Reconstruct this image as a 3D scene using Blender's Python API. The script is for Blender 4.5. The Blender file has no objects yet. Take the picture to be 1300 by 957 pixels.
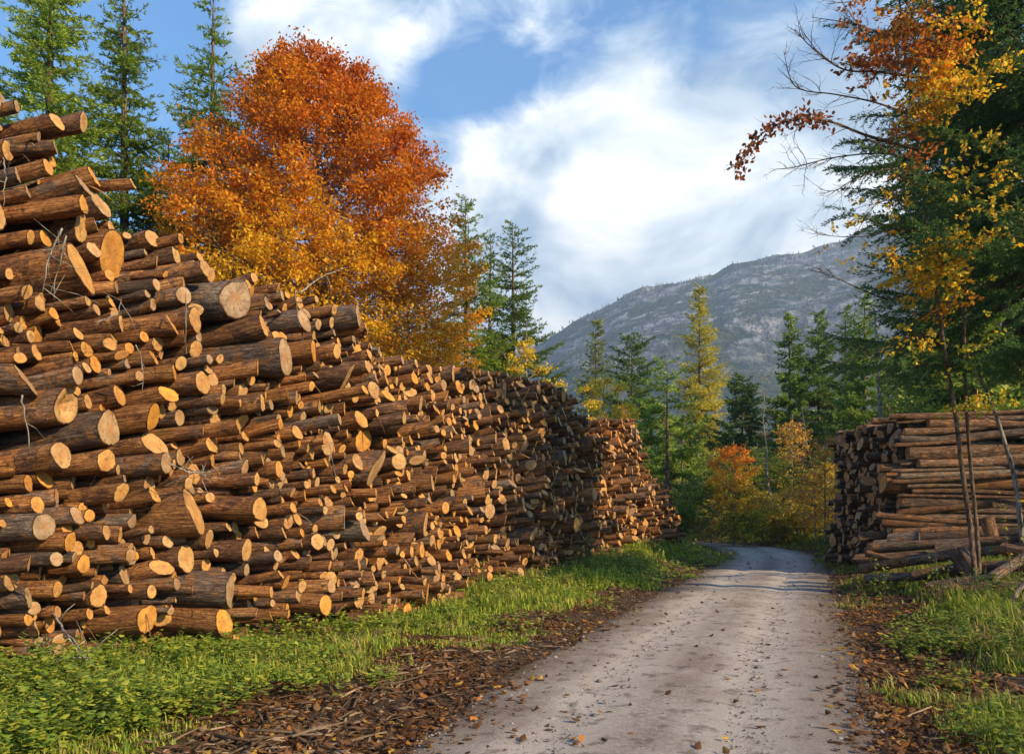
import bpy, math, random
import numpy as np
from mathutils import Vector
random.seed(7)
RNG = np.random.default_rng(7)
S = bpy.context.scene
COL = S.collection
PI = math.pi

# ------------------------------------------------------------ camera, sky, sun
FX, CX, HY, EYE = 1000.0, 650.0, 650.0, 1.6
cam = bpy.data.cameras.new('camera')
cam_o = bpy.data.objects.new('camera', cam); COL.objects.link(cam_o)
cam_o.location = (0, 0, EYE); cam_o.rotation_euler = (math.radians(90), 0, 0)
cam.sensor_width = 36; cam.lens = 36 * FX / 1300; cam.shift_y = (HY - 478.5) / 1300
cam.clip_start = .05; cam.clip_end = 20000
S.camera = cam_o

SUN = Vector((.74, -.50, .46)).normalized()
SUN_EL = math.asin(SUN.z); SUN_AZ = math.atan2(SUN.x, SUN.y)
W = bpy.data.worlds.new('World'); S.world = W; W.use_nodes = True
sun = bpy.data.lights.new('sun', 'SUN'); sun.energy = 4.8; sun.angle = math.radians(.5); sun.color = (1, .73, .40)
sun_o = bpy.data.objects.new('sun', sun); COL.objects.link(sun_o)
sun_o.rotation_euler = SUN.to_track_quat('Z', 'Y').to_euler(); sun_o.location = (30, -10, 30)
S.view_settings.view_transform = 'Standard'; S.view_settings.look = 'None'
S.view_settings.gamma = 1; S.view_settings.use_curve_mapping = False
S.view_settings.exposure = 1.12
S.render.engine = 'CYCLES'
cy = S.cycles
cy.use_denoising = True; cy.max_bounces = 6; cy.diffuse_bounces = 3; cy.glossy_bounces = 2
cy.transmission_bounces = 3; cy.transparent_max_bounces = 8; cy.volume_bounces = 0
cy.caustics_reflective = False; cy.caustics_refractive = False

def px_dir(px, py):
    v = Vector(((px - CX) / FX, 1, (HY - py) / FX)); return v.normalized()
def at(px, d, py=None):
    """world point seen at pixel px,(py) at depth d"""
    return ((px - CX) / FX * d, d, EYE + (HY - (HY if py is None else py)) / FX * d)

class NT:
    """tiny node helper"""
    def __init__(s, tree): s.t = tree; s.n = tree.nodes; s.l = tree.links; s.n.clear()
    def add(s, kind, **kw):
        nd = s.n.new(kind)
        for k, v in kw.items():
            if k.startswith('i_'):
                key = k[2:]; key = int(key) if key.isdigit() else key.replace('_', ' ')
                s.put(nd.inputs[key], v)
            else: setattr(nd, k, v)
        return nd
    def put(s, inp, v):
        if isinstance(v, bpy.types.NodeSocket): s.l.new(v, inp)
        elif isinstance(v, (tuple, list)) and inp.type == 'RGBA' and len(v) == 3: inp.default_value = (*v, 1)
        else: inp.default_value = v
    def math(s, op, a, b=0.0, clamp=False):
        nd = s.n.new('ShaderNodeMath'); nd.operation = op; nd.use_clamp = clamp
        s.put(nd.inputs[0], a); s.put(nd.inputs[1], b); return nd.outputs[0]
    def mix(s, f, a, b, mode='MIX'):
        nd = s.n.new('ShaderNodeMix'); nd.data_type = 'RGBA'; nd.blend_type = mode
        s.put(nd.inputs[0], f); s.put(nd.inputs[6], a); s.put(nd.inputs[7], b); return nd.outputs[2]
    def ramp(s, f, stops):
        nd = s.n.new('ShaderNodeValToRGB'); cr = nd.color_ramp
        while len(cr.elements) < len(stops): cr.elements.new(.5)
        for e, (p, c) in zip(cr.elements, stops):
            e.position = p; e.color = (c, c, c, 1) if isinstance(c, (int, float)) else (*c, 1)
        s.put(nd.inputs[0], f); return nd.outputs[0]
    def noise(s, vec, scale, detail=4, rough=.55, dist=0):
        nd = s.n.new('ShaderNodeTexNoise'); s.put(nd.inputs['Vector'], vec)
        nd.inputs['Scale'].default_value = scale; nd.inputs['Detail'].default_value = detail
        nd.inputs['Roughness'].default_value = rough; nd.inputs['Distortion'].default_value = dist
        return nd.outputs[0]
    def vmul(s, vec, m):
        nd = s.n.new('ShaderNodeVectorMath'); nd.operation = 'MULTIPLY'; s.put(nd.inputs[0], vec); nd.inputs[1].default_value = m
        return nd.outputs[0]

def build_sky():
    n = NT(W.node_tree)
    tc = n.add('ShaderNodeTexCoord').outputs['Generated']
    sky = n.add('ShaderNodeTexSky', sky_type='NISHITA', sun_disc=False, sun_elevation=SUN_EL, sun_rotation=SUN_AZ,
                air_density=1.2, dust_density=.3, ozone_density=3.0)
    base = n.mix(1.0, n.vmul(sky.outputs[0], (.40, .66, .84)), (1, 1, 1), 'MULTIPLY')
    nrm = n.add('ShaderNodeVectorMath', operation='NORMALIZE'); n.put(nrm.inputs[0], tc)
    d = nrm.outputs[0]
    st = n.vmul(d, (1.0, 1.0, 1.7))
    big = n.noise(st, 3.1, 7, .58, .5); fine = n.noise(st, 8.0, 8, .66, 1.1)
    dens = n.math('ADD', n.math('MULTIPLY', big, 1.35), n.math('MULTIPLY', fine, 1.05))
    dens = n.math('SUBTRACT', dens, 1.20)                     # about -.4 .. .4
    # (px, py, angular half width, weight)
    blobs = [(745, 190, .11, .42), (830, 200, .08, .2), (640, 215, .085, .30), (600, 300, .10, .26), (700, 300, .12, .3), (400, 50, .11, .40), (350, 80, .05, .2), (195, 60, .03, .3), (230, 190, .05, .2), (470, 95, .07, .26), (330, 30, .06, .2), (810, 80, .05, .25), (590, 30, .05, .12),
             (760, 370, .12, .32), (1010, 255, .14, .26), (1080, 200, .12, .22), (930, 330, .12, .28), (1000, 60, .12, .14), (900, 180, .08, .12), (520, 20, .06, .14), (215, 120, .05, .3), (60, 50, .05, .2), (690, 25, .05, .22), (215, 250, .07, .2), (890, 130, .05, .08),
             (100, 10, .17, -.55), (265, 150, .05, -.1), (560, 140, .06, -.26), (640, 110, .05, -.18), (720, 75, .05, -.16), (920, 60, .10, -.14), (200, 30, .06, -.2), (540, 60, .05, -.12), (960, 140, .07, -.10), (900, 250, .05, -.12)]
    for (px, py, a, w) in blobs:
        v = px_dir(px, py)
        dt = n.add('ShaderNodeVectorMath', operation='DOT_PRODUCT'); n.put(dt.inputs[0], d); dt.inputs[1].default_value = v
        # gaussian-like: exp(-(1-dot)*2/a^2)
        e = n.math('EXPONENT', n.math('MULTIPLY', n.math('SUBTRACT', 1.0, dt.outputs['Value']), -2.0 / a / a))
        dens = n.math('ADD', dens, n.math('MULTIPLY', e, w * 1.35))
    cov = n.ramp(dens, [(0.0, 0.03), (.10, .22), (.26, .60), (.46, 1.0)])
    shade = n.noise(n.vmul(d, (1, 1, 1.6)), 5.5, 5, .55, .4)
    ccol = n.ramp(shade, [(.38, (.36, .46, .58)), (.50, (.66, .73, .80)), (.62, (1.02, 1.0, .97))])
    thick = n.ramp(dens, [(.2, (.60, .72, .86)), (.55, (1, 1, 1))])
    ccol = n.mix(.8, ccol, thick, 'MULTIPLY')
    bgs = n.add('ShaderNodeBackground', i_Color=base, i_Strength=.14)
    bgc = n.add('ShaderNodeBackground', i_Color=ccol, i_Strength=.72)
    mx = n.add('ShaderNodeMixShader'); n.put(mx.inputs[0], cov)
    n.l.new(bgs.outputs[0], mx.inputs[1]); n.l.new(bgc.outputs[0], mx.inputs[2])
    out = n.add('ShaderNodeOutputWorld'); n.l.new(mx.outputs[0], out.inputs[0])
build_sky()

# ------------------------------------------------------------ materials
def mat(name):
    m = bpy.data.materials.new(name); m.use_nodes = True
    n = NT(m.node_tree); return m, n
def finish(n, color, rough=.85, bump=None, bstr=.5, bdist=.02, spec=.25):
    p = n.add('ShaderNodeBsdfPrincipled'); n.put(p.inputs['Base Color'], color); n.put(p.inputs['Roughness'], rough)
    p.inputs['Specular IOR Level'].default_value = spec
    if bump is not None:
        b = n.add('ShaderNodeBump'); b.inputs['Strength'].default_value = bstr; b.inputs['Distance'].default_value = bdist
        n.put(b.inputs['Height'], bump); n.l.new(b.outputs[0], p.inputs['Normal'])
    o = n.add('ShaderNodeOutputMaterial'); n.l.new(p.outputs[0], o.inputs[0]); return p
def attr(n, name, out='Vector'):
    return n.add('ShaderNodeAttribute', attribute_name=name).outputs[out]

def make_bark():
    m, n = mat('log_bark')
    lc = attr(n, 'lc'); lt = n.add('ShaderNodeSeparateXYZ'); n.put(lt.inputs[0], attr(n, 'lt'))
    tone, grey = lt.outputs[0], lt.outputs[1]
    st = n.vmul(lc, (1, 1, .16))
    a = n.noise(st, 34, 6, .68); b = n.noise(lc, 5.5, 4, .6, .6); c = n.noise(n.vmul(lc, (1, 1, .35)), 90, 4, .65)
    bark = n.ramp(n.math('ADD', n.math('MULTIPLY', a, .65), n.math('MULTIPLY', c, .35)),
                  [(.36, (.016, .008, .006)), (.46, (.075, .038, .022)), (.56, (.19, .105, .06)), (.67, (.40, .27, .17))])
    warm = n.mix(tone, (.86, .86, .88), (1.30, .92, .62)); bark = n.mix(1.0, bark, warm, 'MULTIPLY')
    gbark = n.ramp(a, [(.34, (.035, .03, .027)), (.5, (.14, .125, .11)), (.68, (.36, .33, .30))])
    bark = n.mix(n.math('MULTIPLY', grey, .8), bark, gbark)
    wood = n.ramp(n.noise(n.vmul(lc, (1, 1, .05)), 60, 4, .6), [(.36, (.11, .04, .013)), (.5, (.29, .125, .036)), (.64, (.52, .28, .10))])
    strip = n.ramp(n.math('ADD', b, n.math('MULTIPLY', n.math('SUBTRACT', tone, .5), .22)), [(.48, 0.0), (.54, 1.0)])
    col = n.mix(n.math('MULTIPLY', strip, .75), bark, wood)
    col = n.mix(1.0, col, n.ramp(n.math('FRACT', n.math('MULTIPLY', tone, 7.3)), [(0, (.62, .62, .66)), (1, (1.3, 1.25, 1.18))]), 'MULTIPLY')
    pl = n.add('ShaderNodeTexVoronoi', feature='DISTANCE_TO_EDGE'); n.put(pl.inputs['Vector'], n.vmul(lc, (1, 1, .4))); pl.inputs['Scale'].default_value = 30
    col = n.mix(n.ramp(pl.outputs[0], [(.0, .65), (.10, 0.0)]), col, (.03, .017, .011))
    kn = n.add('ShaderNodeTexVoronoi'); n.put(kn.inputs['Vector'], n.vmul(lc, (1, 1, .8))); kn.inputs['Scale'].default_value = 4.5
    col = n.mix(n.ramp(kn.outputs[0], [(.07, .9), (.12, 0.0)]), col, (.045, .022, .012))
    moss = n.ramp(n.noise(lc, 2.3, 3, .5), [(.66, 0.0), (.75, .5)])
    col = n.mix(moss, col, (.05, .07, .02))
    finish(n, col, .82, n.math('ADD', a, n.math('MULTIPLY', c, .5)), .9, .022); return m
def make_cut():
    m, n = mat('sawn_wood')
    lc = attr(n, 'lc'); lt = n.add('ShaderNodeSeparateXYZ'); n.put(lt.inputs[0], attr(n, 'lt'))
    tone, grey, rr = lt.outputs
    n1 = n.noise(lc, 7, 4, .6)
    ring = n.math('SINE', n.math('MULTIPLY', n.math('ADD', rr, n.math('MULTIPLY', n1, .16)), 62.0))
    ring = n.math('MULTIPLY_ADD', ring, .5); n.n[-1].inputs[2].default_value = .5
    pale = n.mix(n.ramp(n1, [(.35, 0.0), (.65, 1.0)]), (.46, .30, .13), (.64, .45, .21))
    orange = n.mix(n.ramp(n1, [(.35, 0.0), (.65, 1.0)]), (.50, .20, .03), (.82, .42, .06))
    col = n.mix(tone, pale, orange)
    gr = n.mix(n.ramp(n1, [(.35, 0.0), (.65, 1.0)]), (.16, .13, .10), (.46, .38, .29)); col = n.mix(grey, col, gr)
    col = n.mix(n.math('MULTIPLY', ring, .42), col, (.33, .16, .05))
    heart = n.ramp(n.math('ADD', rr, n.math('MULTIPLY', n.noise(lc, 9, 3), .5)), [(.40, .9), (.74, 0.0)])
    col = n.mix(n.math('MULTIPLY', heart, .55), col, (.42, .18, .06))
    dirt = n.ramp(n.noise(lc, 14, 5, .7), [(.50, 0.0), (.66, .75)]); col = n.mix(dirt, col, (.16, .085, .04))
    rim = n.ramp(n.math('ADD', rr, n.math('MULTIPLY', n.noise(lc, 40, 2), .07)), [(.955, 0.0), (.985, 1.0)])
    col = n.mix(rim, col, (.07, .035, .02))
    # radial drying cracks
    vec = n.add('ShaderNodeSeparateXYZ'); n.put(vec.inputs[0], attr(n, 'lr'))
    ang = n.math('ARCTAN2', vec.outputs[0], vec.outputs[1])
    cv = n.add('ShaderNodeCombineXYZ'); n.put(cv.inputs[0], n.math('MULTIPLY', ang, 2.4)); n.put(cv.inputs[1], n.math('MULTIPLY', rr, .35)); n.put(cv.inputs[2], vec.outputs[2])
    cr = n.add('ShaderNodeTexNoise'); n.put(cr.inputs['Vector'], cv.outputs[0]); cr.inputs['Scale'].default_value = 3.2; cr.inputs['Detail'].default_value = 3
    crack = n.ramp(cr.outputs[0], [(.55, 0.0), (.575, 1.0), (.60, 0.0)])
    crack = n.math('MULTIPLY', crack, n.math('ADD', n.math('MULTIPLY', grey, .5), .5))
    col = n.mix(crack, col, (.05, .03, .02))
    finish(n, col, .75, n.math('ADD', n.math('MULTIPLY', ring, .3), n.noise(lc, 45, 3)), .35, .01); return m
def make_leaf(name, trans=.4, rough=.6):
    m, n = mat(name)
    oi = n.add('ShaderNodeObjectInfo').outputs['Random']
    c = n.mix(1.0, attr(n, 'col', 'Color'), n.ramp(oi, [(0, (.85, .85, .85)), (1, (1.15, 1.12, 1.1))]), 'MULTIPLY')
    p = n.add('ShaderNodeBsdfPrincipled'); n.put(p.inputs['Base Color'], c); p.inputs['Roughness'].default_value = rough
    p.inputs['Specular IOR Level'].default_value = .25
    t = n.add('ShaderNodeBsdfTranslucent'); n.put(t.inputs[0], c)
    mx = n.add('ShaderNodeMixShader'); mx.inputs[0].default_value = trans
    n.l.new(p.outputs[0], mx.inputs[1]); n.l.new(t.outputs[0], mx.inputs[2])
    o = n.add('ShaderNodeOutputMaterial'); n.l.new(mx.outputs[0], o.inputs[0]); return m
def make_trunk(name, a, b, c):
    m, n = mat(name)
    g = n.add('ShaderNodeTexCoord').outputs['Object']
    v = n.noise(n.vmul(g, (1, 1, .3)), 22, 5, .65)
    col = n.ramp(v, [(.36, a), (.5, b), (.66, c)])
    col = n.mix(n.ramp(n.noise(g, 1.7, 3), [(.5, 0.0), (.7, .5)]), col, (.06, .07, .04))
    finish(n, col, .9, v, .6, .02); return m
def make_ground():
    m, n = mat('verge_soil')
    g = n.add('ShaderNodeNewGeometry').outputs['Position']
    a = n.noise(g, 1.1, 6, .6); b = n.noise(g, 14, 6, .7); c = n.noise(g, 60, 3, .7)
    soil = n.ramp(b, [(.34, (.018, .012, .008)), (.5, (.075, .045, .026)), (.62, (.16, .095, .05)), (.75, (.30, .19, .10))])
    green = n.ramp(c, [(.35, (.02, .035, .008)), (.5, (.06, .095, .02)), (.68, (.13, .16, .04))])
    dist = attr(n, 'edge', 'Fac')
    far = n.ramp(n.math('ADD', n.math('MULTIPLY', dist, .4), n.math('MULTIPLY', n.math('SUBTRACT', a, .5), 1.6)), [(.25, 0.0), (.60, 1.0)])
    col = n.mix(n.math('MULTIPLY', far, .85), soil, green)
    finish(n, col, .95, n.math('ADD', b, n.math('MULTIPLY', c, .5)), 1.0, .06); return m
def make_road():
    m, n = mat('gravel')
    g = n.add('ShaderNodeNewGeometry').outputs['Position']
    rd = n.add('ShaderNodeSeparateXYZ'); n.put(rd.inputs[0], attr(n, 'rc'))     # x = metres across, y = metres along
    rc = n.vmul(attr(n, 'rc'), (1, .18, 1))
    a = n.noise(g, .9, 5, .6); b = n.noise(g, 22, 6, .75); c = n.noise(g, 80, 4, .8); s = n.noise(rc, 3.2, 5, .6)
    grit = n.ramp(n.math('ADD', n.math('MULTIPLY', b, .5), n.math('MULTIPLY', c, .5)), [(.36, (.15, .135, .128)), (.5, (.30, .275, .26)), (.6, (.42, .39, .37)), (.70, (.60, .57, .54))])
    col = n.mix(n.ramp(s, [(.38, 0.0), (.64, .75)]), grit, n.mix(.5, grit, (.47, .44, .42)))
    col = n.mix(n.ramp(a, [(.36, .7), (.56, 0.0)]), col, n.mix(1.0, grit, (.60, .53, .48), 'MULTIPLY'))
    # pale compacted wheel tracks, darker crumbly crown and edges
    ax = n.math('ABSOLUTE', n.math('ADD', rd.outputs[0], n.math('MULTIPLY', n.math('SUBTRACT', a, .5), .5)))
    track = n.ramp(ax, [(.10, 0.0), (.42, 1.0), (.78, 1.0), (1.15, 0.0)])
    col = n.mix(n.math('MULTIPLY', track, .45), col, (.52, .49, .47))
    # sparse dark stony hollows stretched along the road
    hol = n.ramp(n.noise(n.vmul(attr(n, 'rc'), (1, .9, 1)), 5.0, 4, .65), [(.54, 0.0), (.64, .6)])
    col = n.mix(hol, col, (.085, .07, .06))
    col = n.mix(1.0, col, (1.15, 1.13, 1.10), 'MULTIPLY')
    e = n.math('ADD', ax, n.math('MULTIPLY', n.math('SUBTRACT', b, .5), 1.3))
    edge = n.ramp(e, [(1.05/2, 0.0), (1.75/2, .95)])
    edge = n.ramp(n.math('MULTIPLY', e, .5), [(.50, 0.0), (.86, 1.0)])
    soil = n.ramp(b, [(.34, (.025, .016, .011)), (.5, (.09, .055, .033)), (.66, (.20, .125, .07))])
    col = n.mix(edge, col, soil)
    finish(n, col, .9, n.math('ADD', n.math('MULTIPLY', b, 1.0), n.math('ADD', c, n.math('MULTIPLY', s, 1.2))), .8, .03); return m
def make_mountain():
    m, n = mat('mountain_rock')
    g = n.add('ShaderNodeNewGeometry').outputs['Position']
    vv = n.vmul(g, (1, 1, .55))
    a = n.noise(vv, .0062, 9, .66, 1.2); b = n.noise(g, .05, 5, .7); f = n.noise(g, .16, 2, .7)
    rock = n.ramp(b, [(.38, (.035, .042, .055)), (.5, (.10, .11, .125)), (.63, (.30, .31, .33))])
    wood = n.ramp(f, [(.38, (.010, .020, .010)), (.55, (.04, .062, .026)), (.68, (.12, .085, .03))])
    msk = n.ramp(n.math('ADD', a, n.math('MULTIPLY', n.math('SUBTRACT', b, .5), .35)), [(.495, 0.0), (.52, 1.0)])
    zz = n.add('ShaderNodeSeparateXYZ'); n.put(zz.inputs[0], g)
    low = n.ramp(n.math('DIVIDE', zz.outputs[2], 400.0), [(.26, 0.0), (.50, 1.0)])
    finish(n, n.mix(n.math('MULTIPLY', msk, low), wood, rock), .95, n.math('ADD', a, n.math('MULTIPLY', b, .6)), 1.0, 22.0); return m

M = dict(bark=make_bark(), cut=make_cut(), leaf=make_leaf('autumn_leaf', .5), needle=make_leaf('spruce_needles', .42, .5),
         trunk=make_trunk('spruce_trunk_bark', (.03, .02, .014), (.12, .08, .055), (.26, .19, .14)),
         pale=make_trunk('pale_trunk_bark', (.07, .06, .05), (.24, .215, .185), (.42, .39, .35)),
         twig=make_trunk('twig_bark', (.03, .018, .012), (.11, .07, .045), (.24, .17, .12)),
         ground=make_ground(), road=make_road(), mountain=make_mountain(), grass=make_leaf('grass_blades', .35, .6))

# ------------------------------------------------------------ mesh builder
class MB:
    def __init__(s): s.v = []; s.f = []; s.nv = 0; s.at = {}
    def add(s, v, f, **at):
        """v (n,3); f (m,k) same k per call; at: name -> (n,c) array"""
        v = np.asarray(v, float).reshape(-1, 3); f = np.asarray(f, int)
        s.v.append(v); s.f.append(f + s.nv); s.nv += len(v)
        for k, a in at.items():
            s.at.setdefault(k, []).append(np.broadcast_to(np.asarray(a, float), (len(v), np.shape(a)[-1])))
        return s
    def mesh(s, name, material, smooth=False):
        me = bpy.data.meshes.new(name)
        v = np.concatenate(s.v); me.vertices.add(len(v)); me.vertices.foreach_set('co', v.astype(np.float32).ravel())
        loops = np.concatenate([f.ravel() for f in s.f]); sizes = np.concatenate([np.full(len(f), f.shape[1]) for f in s.f])
        me.loops.add(len(loops)); me.loops.foreach_set('vertex_index', loops.astype(np.int32))
        st = np.concatenate([[0], np.cumsum(sizes)[:-1]])
        me.polygons.add(len(sizes)); me.polygons.foreach_set('loop_start', st.astype(np.int32))
        if smooth: me.polygons.foreach_set('use_smooth', np.ones(len(sizes), bool))
        for k, a in s.at.items():
            a = np.concatenate(a); c = a.shape[1]
            if c == 1:
                x = me.attributes.new(k, 'FLOAT', 'POINT'); x.data.foreach_set('value', a.astype(np.float32).ravel())
            elif c == 4:
                x = me.attributes.new(k, 'FLOAT_COLOR', 'POINT'); x.data.foreach_set('color', a.astype(np.float32).ravel())
            else:
                x = me.attributes.new(k, 'FLOAT_VECTOR', 'POINT'); x.data.foreach_set('vector', a.astype(np.float32).ravel())
        me.update(calc_edges=True); me.materials.append(material); return me
    def obj(s, name, material, parent=None, smooth=False):
        o = bpy.data.objects.new(name, s.mesh(name, material, smooth)); COL.objects.link(o)
        if parent: o.parent = parent
        return o
def tag(o, label=None, cat=None, group=None, kind=None):
    if label: o['label'] = label
    if cat: o['category'] = cat
    if group: o['group'] = group
    if kind: o['kind'] = kind
    return o
def empty(name, loc=(0, 0, 0)):
    o = bpy.data.objects.new(name, None); COL.objects.link(o); o.location = loc; o.empty_display_size = .2; return o
def copy_tree(o, parent=None):
    c = o.copy(); COL.objects.link(c); c.parent = parent
    for k in [q for q in o.children]: copy_tree(k, c)
    return c

def norm(a): return a / np.maximum(np.linalg.norm(a, axis=-1, keepdims=True), 1e-9)
def tube(mb, pts, radii, n=6, cap=True, **at):
    pts = np.asarray(pts, float); m = len(pts)
    radii = np.broadcast_to(np.asarray(radii, float), (m,))
    d = norm(np.gradient(pts, axis=0)); ref = np.array([0, 0, 1.]) if abs(d[0][2]) < .85 else np.array([1., 0, 0])
    u = norm(np.cross(d, ref)); w = np.cross(u, d)
    th = np.linspace(0, 2 * PI, n, endpoint=False)
    ring = pts[:, None] + radii[:, None, None] * (np.cos(th)[None, :, None] * u[:, None] + np.sin(th)[None, :, None] * w[:, None])
    i = np.arange(m - 1)[:, None] * n; j = np.arange(n)[None]; jn = (j + 1) % n
    q = np.stack([i + j, i + jn, i + n + jn, i + n + j], -1).reshape(-1, 4)
    mb.add(ring.reshape(-1, 3), q, **at)
    if cap:
        base = mb.nv - m * n
        mb.f.append(np.array([np.arange(n)[::-1] + base])); mb.f.append(np.array([np.arange(n) + base + (m - 1) * n]))
def hash2(ix, iy, seed=0):
    h = (ix.astype(np.int64) * 374761393 + iy.astype(np.int64) * 668265263 + seed * 1442695041) & 0xffffffff
    h = ((h ^ (h >> 13)) * 1274126177) & 0xffffffff
    return ((h ^ (h >> 16)) & 0xffff) / 65535.0
def vnoise(x, y, seed=0):
    x = np.asarray(x, float); y = np.asarray(y, float)
    ix = np.floor(x); iy = np.floor(y); fx = x - ix; fy = y - iy; fx = fx * fx * (3 - 2 * fx); fy = fy * fy * (3 - 2 * fy)
    a = hash2(ix, iy, seed); b = hash2(ix + 1, iy, seed); c = hash2(ix, iy + 1, seed); d = hash2(ix + 1, iy + 1, seed)
    return (a * (1 - fx) + b * fx) * (1 - fy) + (c * (1 - fx) + d * fx) * fy - .5
def fbm(x, y, oct=4, seed=0):
    t = 0; a = 1.0
    for o in range(oct): t = t + a * vnoise(np.asarray(x) * 2 ** o, np.asarray(y) * 2 ** o, seed + o); a *= .5
    return t
def sstep(a, b, x): t = np.clip((np.asarray(x, float) - a) / (b - a), 0, 1); return t * t * (3 - 2 * t)

# ------------------------------------------------------------ terrain and road
RC = np.array([(-3.6, -8), (-1.9, -2), (.1, 3), (1.6, 7.4), (2.85, 10.7), (4.25, 14.5), (6.4, 20), (8.5, 25.8), (10.0, 31.5), (10.2, 36.5), (8.2, 41), (4.2, 44), (-2, 46.5), (-10, 48)], float)
def catmull(P, k=14):
    out = []
    for i in range(len(P) - 1):
        p0 = P[max(i - 1, 0)]; p1 = P[i]; p2 = P[i + 1]; p3 = P[min(i + 2, len(P) - 1)]
        for t in np.linspace(0, 1, k, endpoint=False):
            out.append(.5 * (2 * p1 + (p2 - p0) * t + (2 * p0 - 5 * p1 + 4 * p2 - p3) * t * t + (3 * p1 - p0 - 3 * p2 + p3) * t ** 3))
    out.append(P[-1]); return np.array(out)
ROAD = catmull(RC)
RHW = 1.62
def road_dist(x, y):
    x = np.asarray(x, float); y = np.asarray(y, float); sh = x.shape
    P = np.stack([x.ravel(), y.ravel()], 1); best = np.full(len(P), 1e9); side = np.zeros(len(P))
    for i in range(len(ROAD) - 1):
        a = ROAD[i]; b = ROAD[i + 1]; ab = b - a; t = np.clip(((P - a) @ ab) / (ab @ ab), 0, 1)
        q = P - (a + t[:, None] * ab); d = np.hypot(q[:, 0], q[:, 1]); k = d < best
        best[k] = d[k]; side[k] = np.sign(ab[1] * q[k, 0] - ab[0] * q[k, 1])   # + = right of road
    return best.reshape(sh), side.reshape(sh)
def ground_z(x, y):
    x = np.asarray(x, float); y = np.asarray(y, float)
    d, s = road_dist(x, y)
    off = sstep(RHW, RHW + 2.2, d)
    bank = np.where(s < 0, .0 + .50 * sstep(11, 25, y), .12 + .20 * sstep(8, 18, y))
    z = off * bank * (y > -20)
    z = z + sstep(RHW - .2, RHW + 1, d) * (.10 * fbm(x * .7, y * .7, 3, 5) + .04 * fbm(x * 3, y * 3, 2, 9))
    z = z + np.clip(y - 52, 0, 500) * .035 + .0
    far = np.hypot(x, y - 20)
    z = z + sstep(60, 200, far) * 3 * fbm(x * .02, y * .02, 3, 3)
    z = z - sstep(160, 600, y) * 20
    return z
def axis(lo, hi, fine_lo, fine_hi, step, growth=1.25):
    a = list(np.arange(fine_lo, fine_hi, step)); st = step; x = a[-1]
    while x < hi: st *= growth; x += st; a.append(min(x, hi))
    st = step; x = a[0]; pre = []
    while x > lo: st *= growth; x -= st; pre.append(max(x, lo))
    return np.array(pre[::-1] + a)
def build_ground():
    X = axis(-4000, 4000, -10, 17, .13); Y = axis(-1500, 5000, 2.5, 42, .15)
    gx, gy = np.meshgrid(X, Y); gz = ground_z(gx, gy); d, s = road_dist(gx, gy)
    nx, ny = len(X), len(Y); i = np.arange(ny - 1)[:, None] * nx; j = np.arange(nx - 1)[None]
    q = np.stack([i + j, i + j + 1, i + nx + j + 1, i + nx + j], -1).reshape(-1, 4)
    mb = MB(); mb.add(np.stack([gx, gy, gz], -1).reshape(-1, 3), q, edge=np.clip(d - RHW, 0, 5).reshape(-1, 1) / 2)
    tag(mb.obj('ground', M['ground'], smooth=True), kind='structure')
    # road strip
    t = norm(np.gradient(ROAD, axis=0)); nr = np.stack([t[:, 1], -t[:, 0]], 1)
    # resample finer
    cum = np.concatenate([[0], np.cumsum(np.hypot(*np.diff(ROAD, axis=0).T))])
    L = np.arange(0, cum[-1], .15); cx = np.interp(L, cum, ROAD[:, 0]); cyy = np.interp(L, cum, ROAD[:, 1])
    tx = np.gradient(cx); ty = np.gradient(cyy); h = np.hypot(tx, ty); nxv = ty / h; nyv = -tx / h
    K = 33; off = np.linspace(-1, 1, K)
    wl = RHW + .28 * fbm(L * .8, L * 0 + 1, 4, 11); wr = RHW + .28 * fbm(L * .8, L * 0 + 5, 4, 12)
    o = np.where(off[None] < 0, off[None] * wl[:, None], off[None] * wr[:, None])
    px = cx[:, None] + nxv[:, None] * o; py = cyy[:, None] + nyv[:, None] * o
    pz = ground_z(px, py) * 1.0
    pz = pz + .012 + .025 * (1 - np.abs(off[None]) ** 2) - .028 * np.exp(-((np.abs(o) - .62) / .22) ** 2) * (1 + .4 * fbm(L[:, None] * 1.2, o, 2, 3)) + .008 * fbm(px * 4, py * 4, 3, 77) + .016
    pz[:, 0] -= .03; pz[:, -1] -= .03
    i = np.arange(len(L) - 1)[:, None] * K; j = np.arange(K - 1)[None]
    q = np.stack([i + j, i + j + 1, i + K + j + 1, i + K + j], -1).reshape(-1, 4)
    mb = MB(); mb.add(np.stack([px, py, pz], -1).reshape(-1, 3), q, rc=np.stack([o, np.broadcast_to(L[:, None], o.shape), o * 0], -1).reshape(-1, 3))
    tag(mb.obj('road', M['road'], smooth=True), kind='structure')
build_ground()

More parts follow.
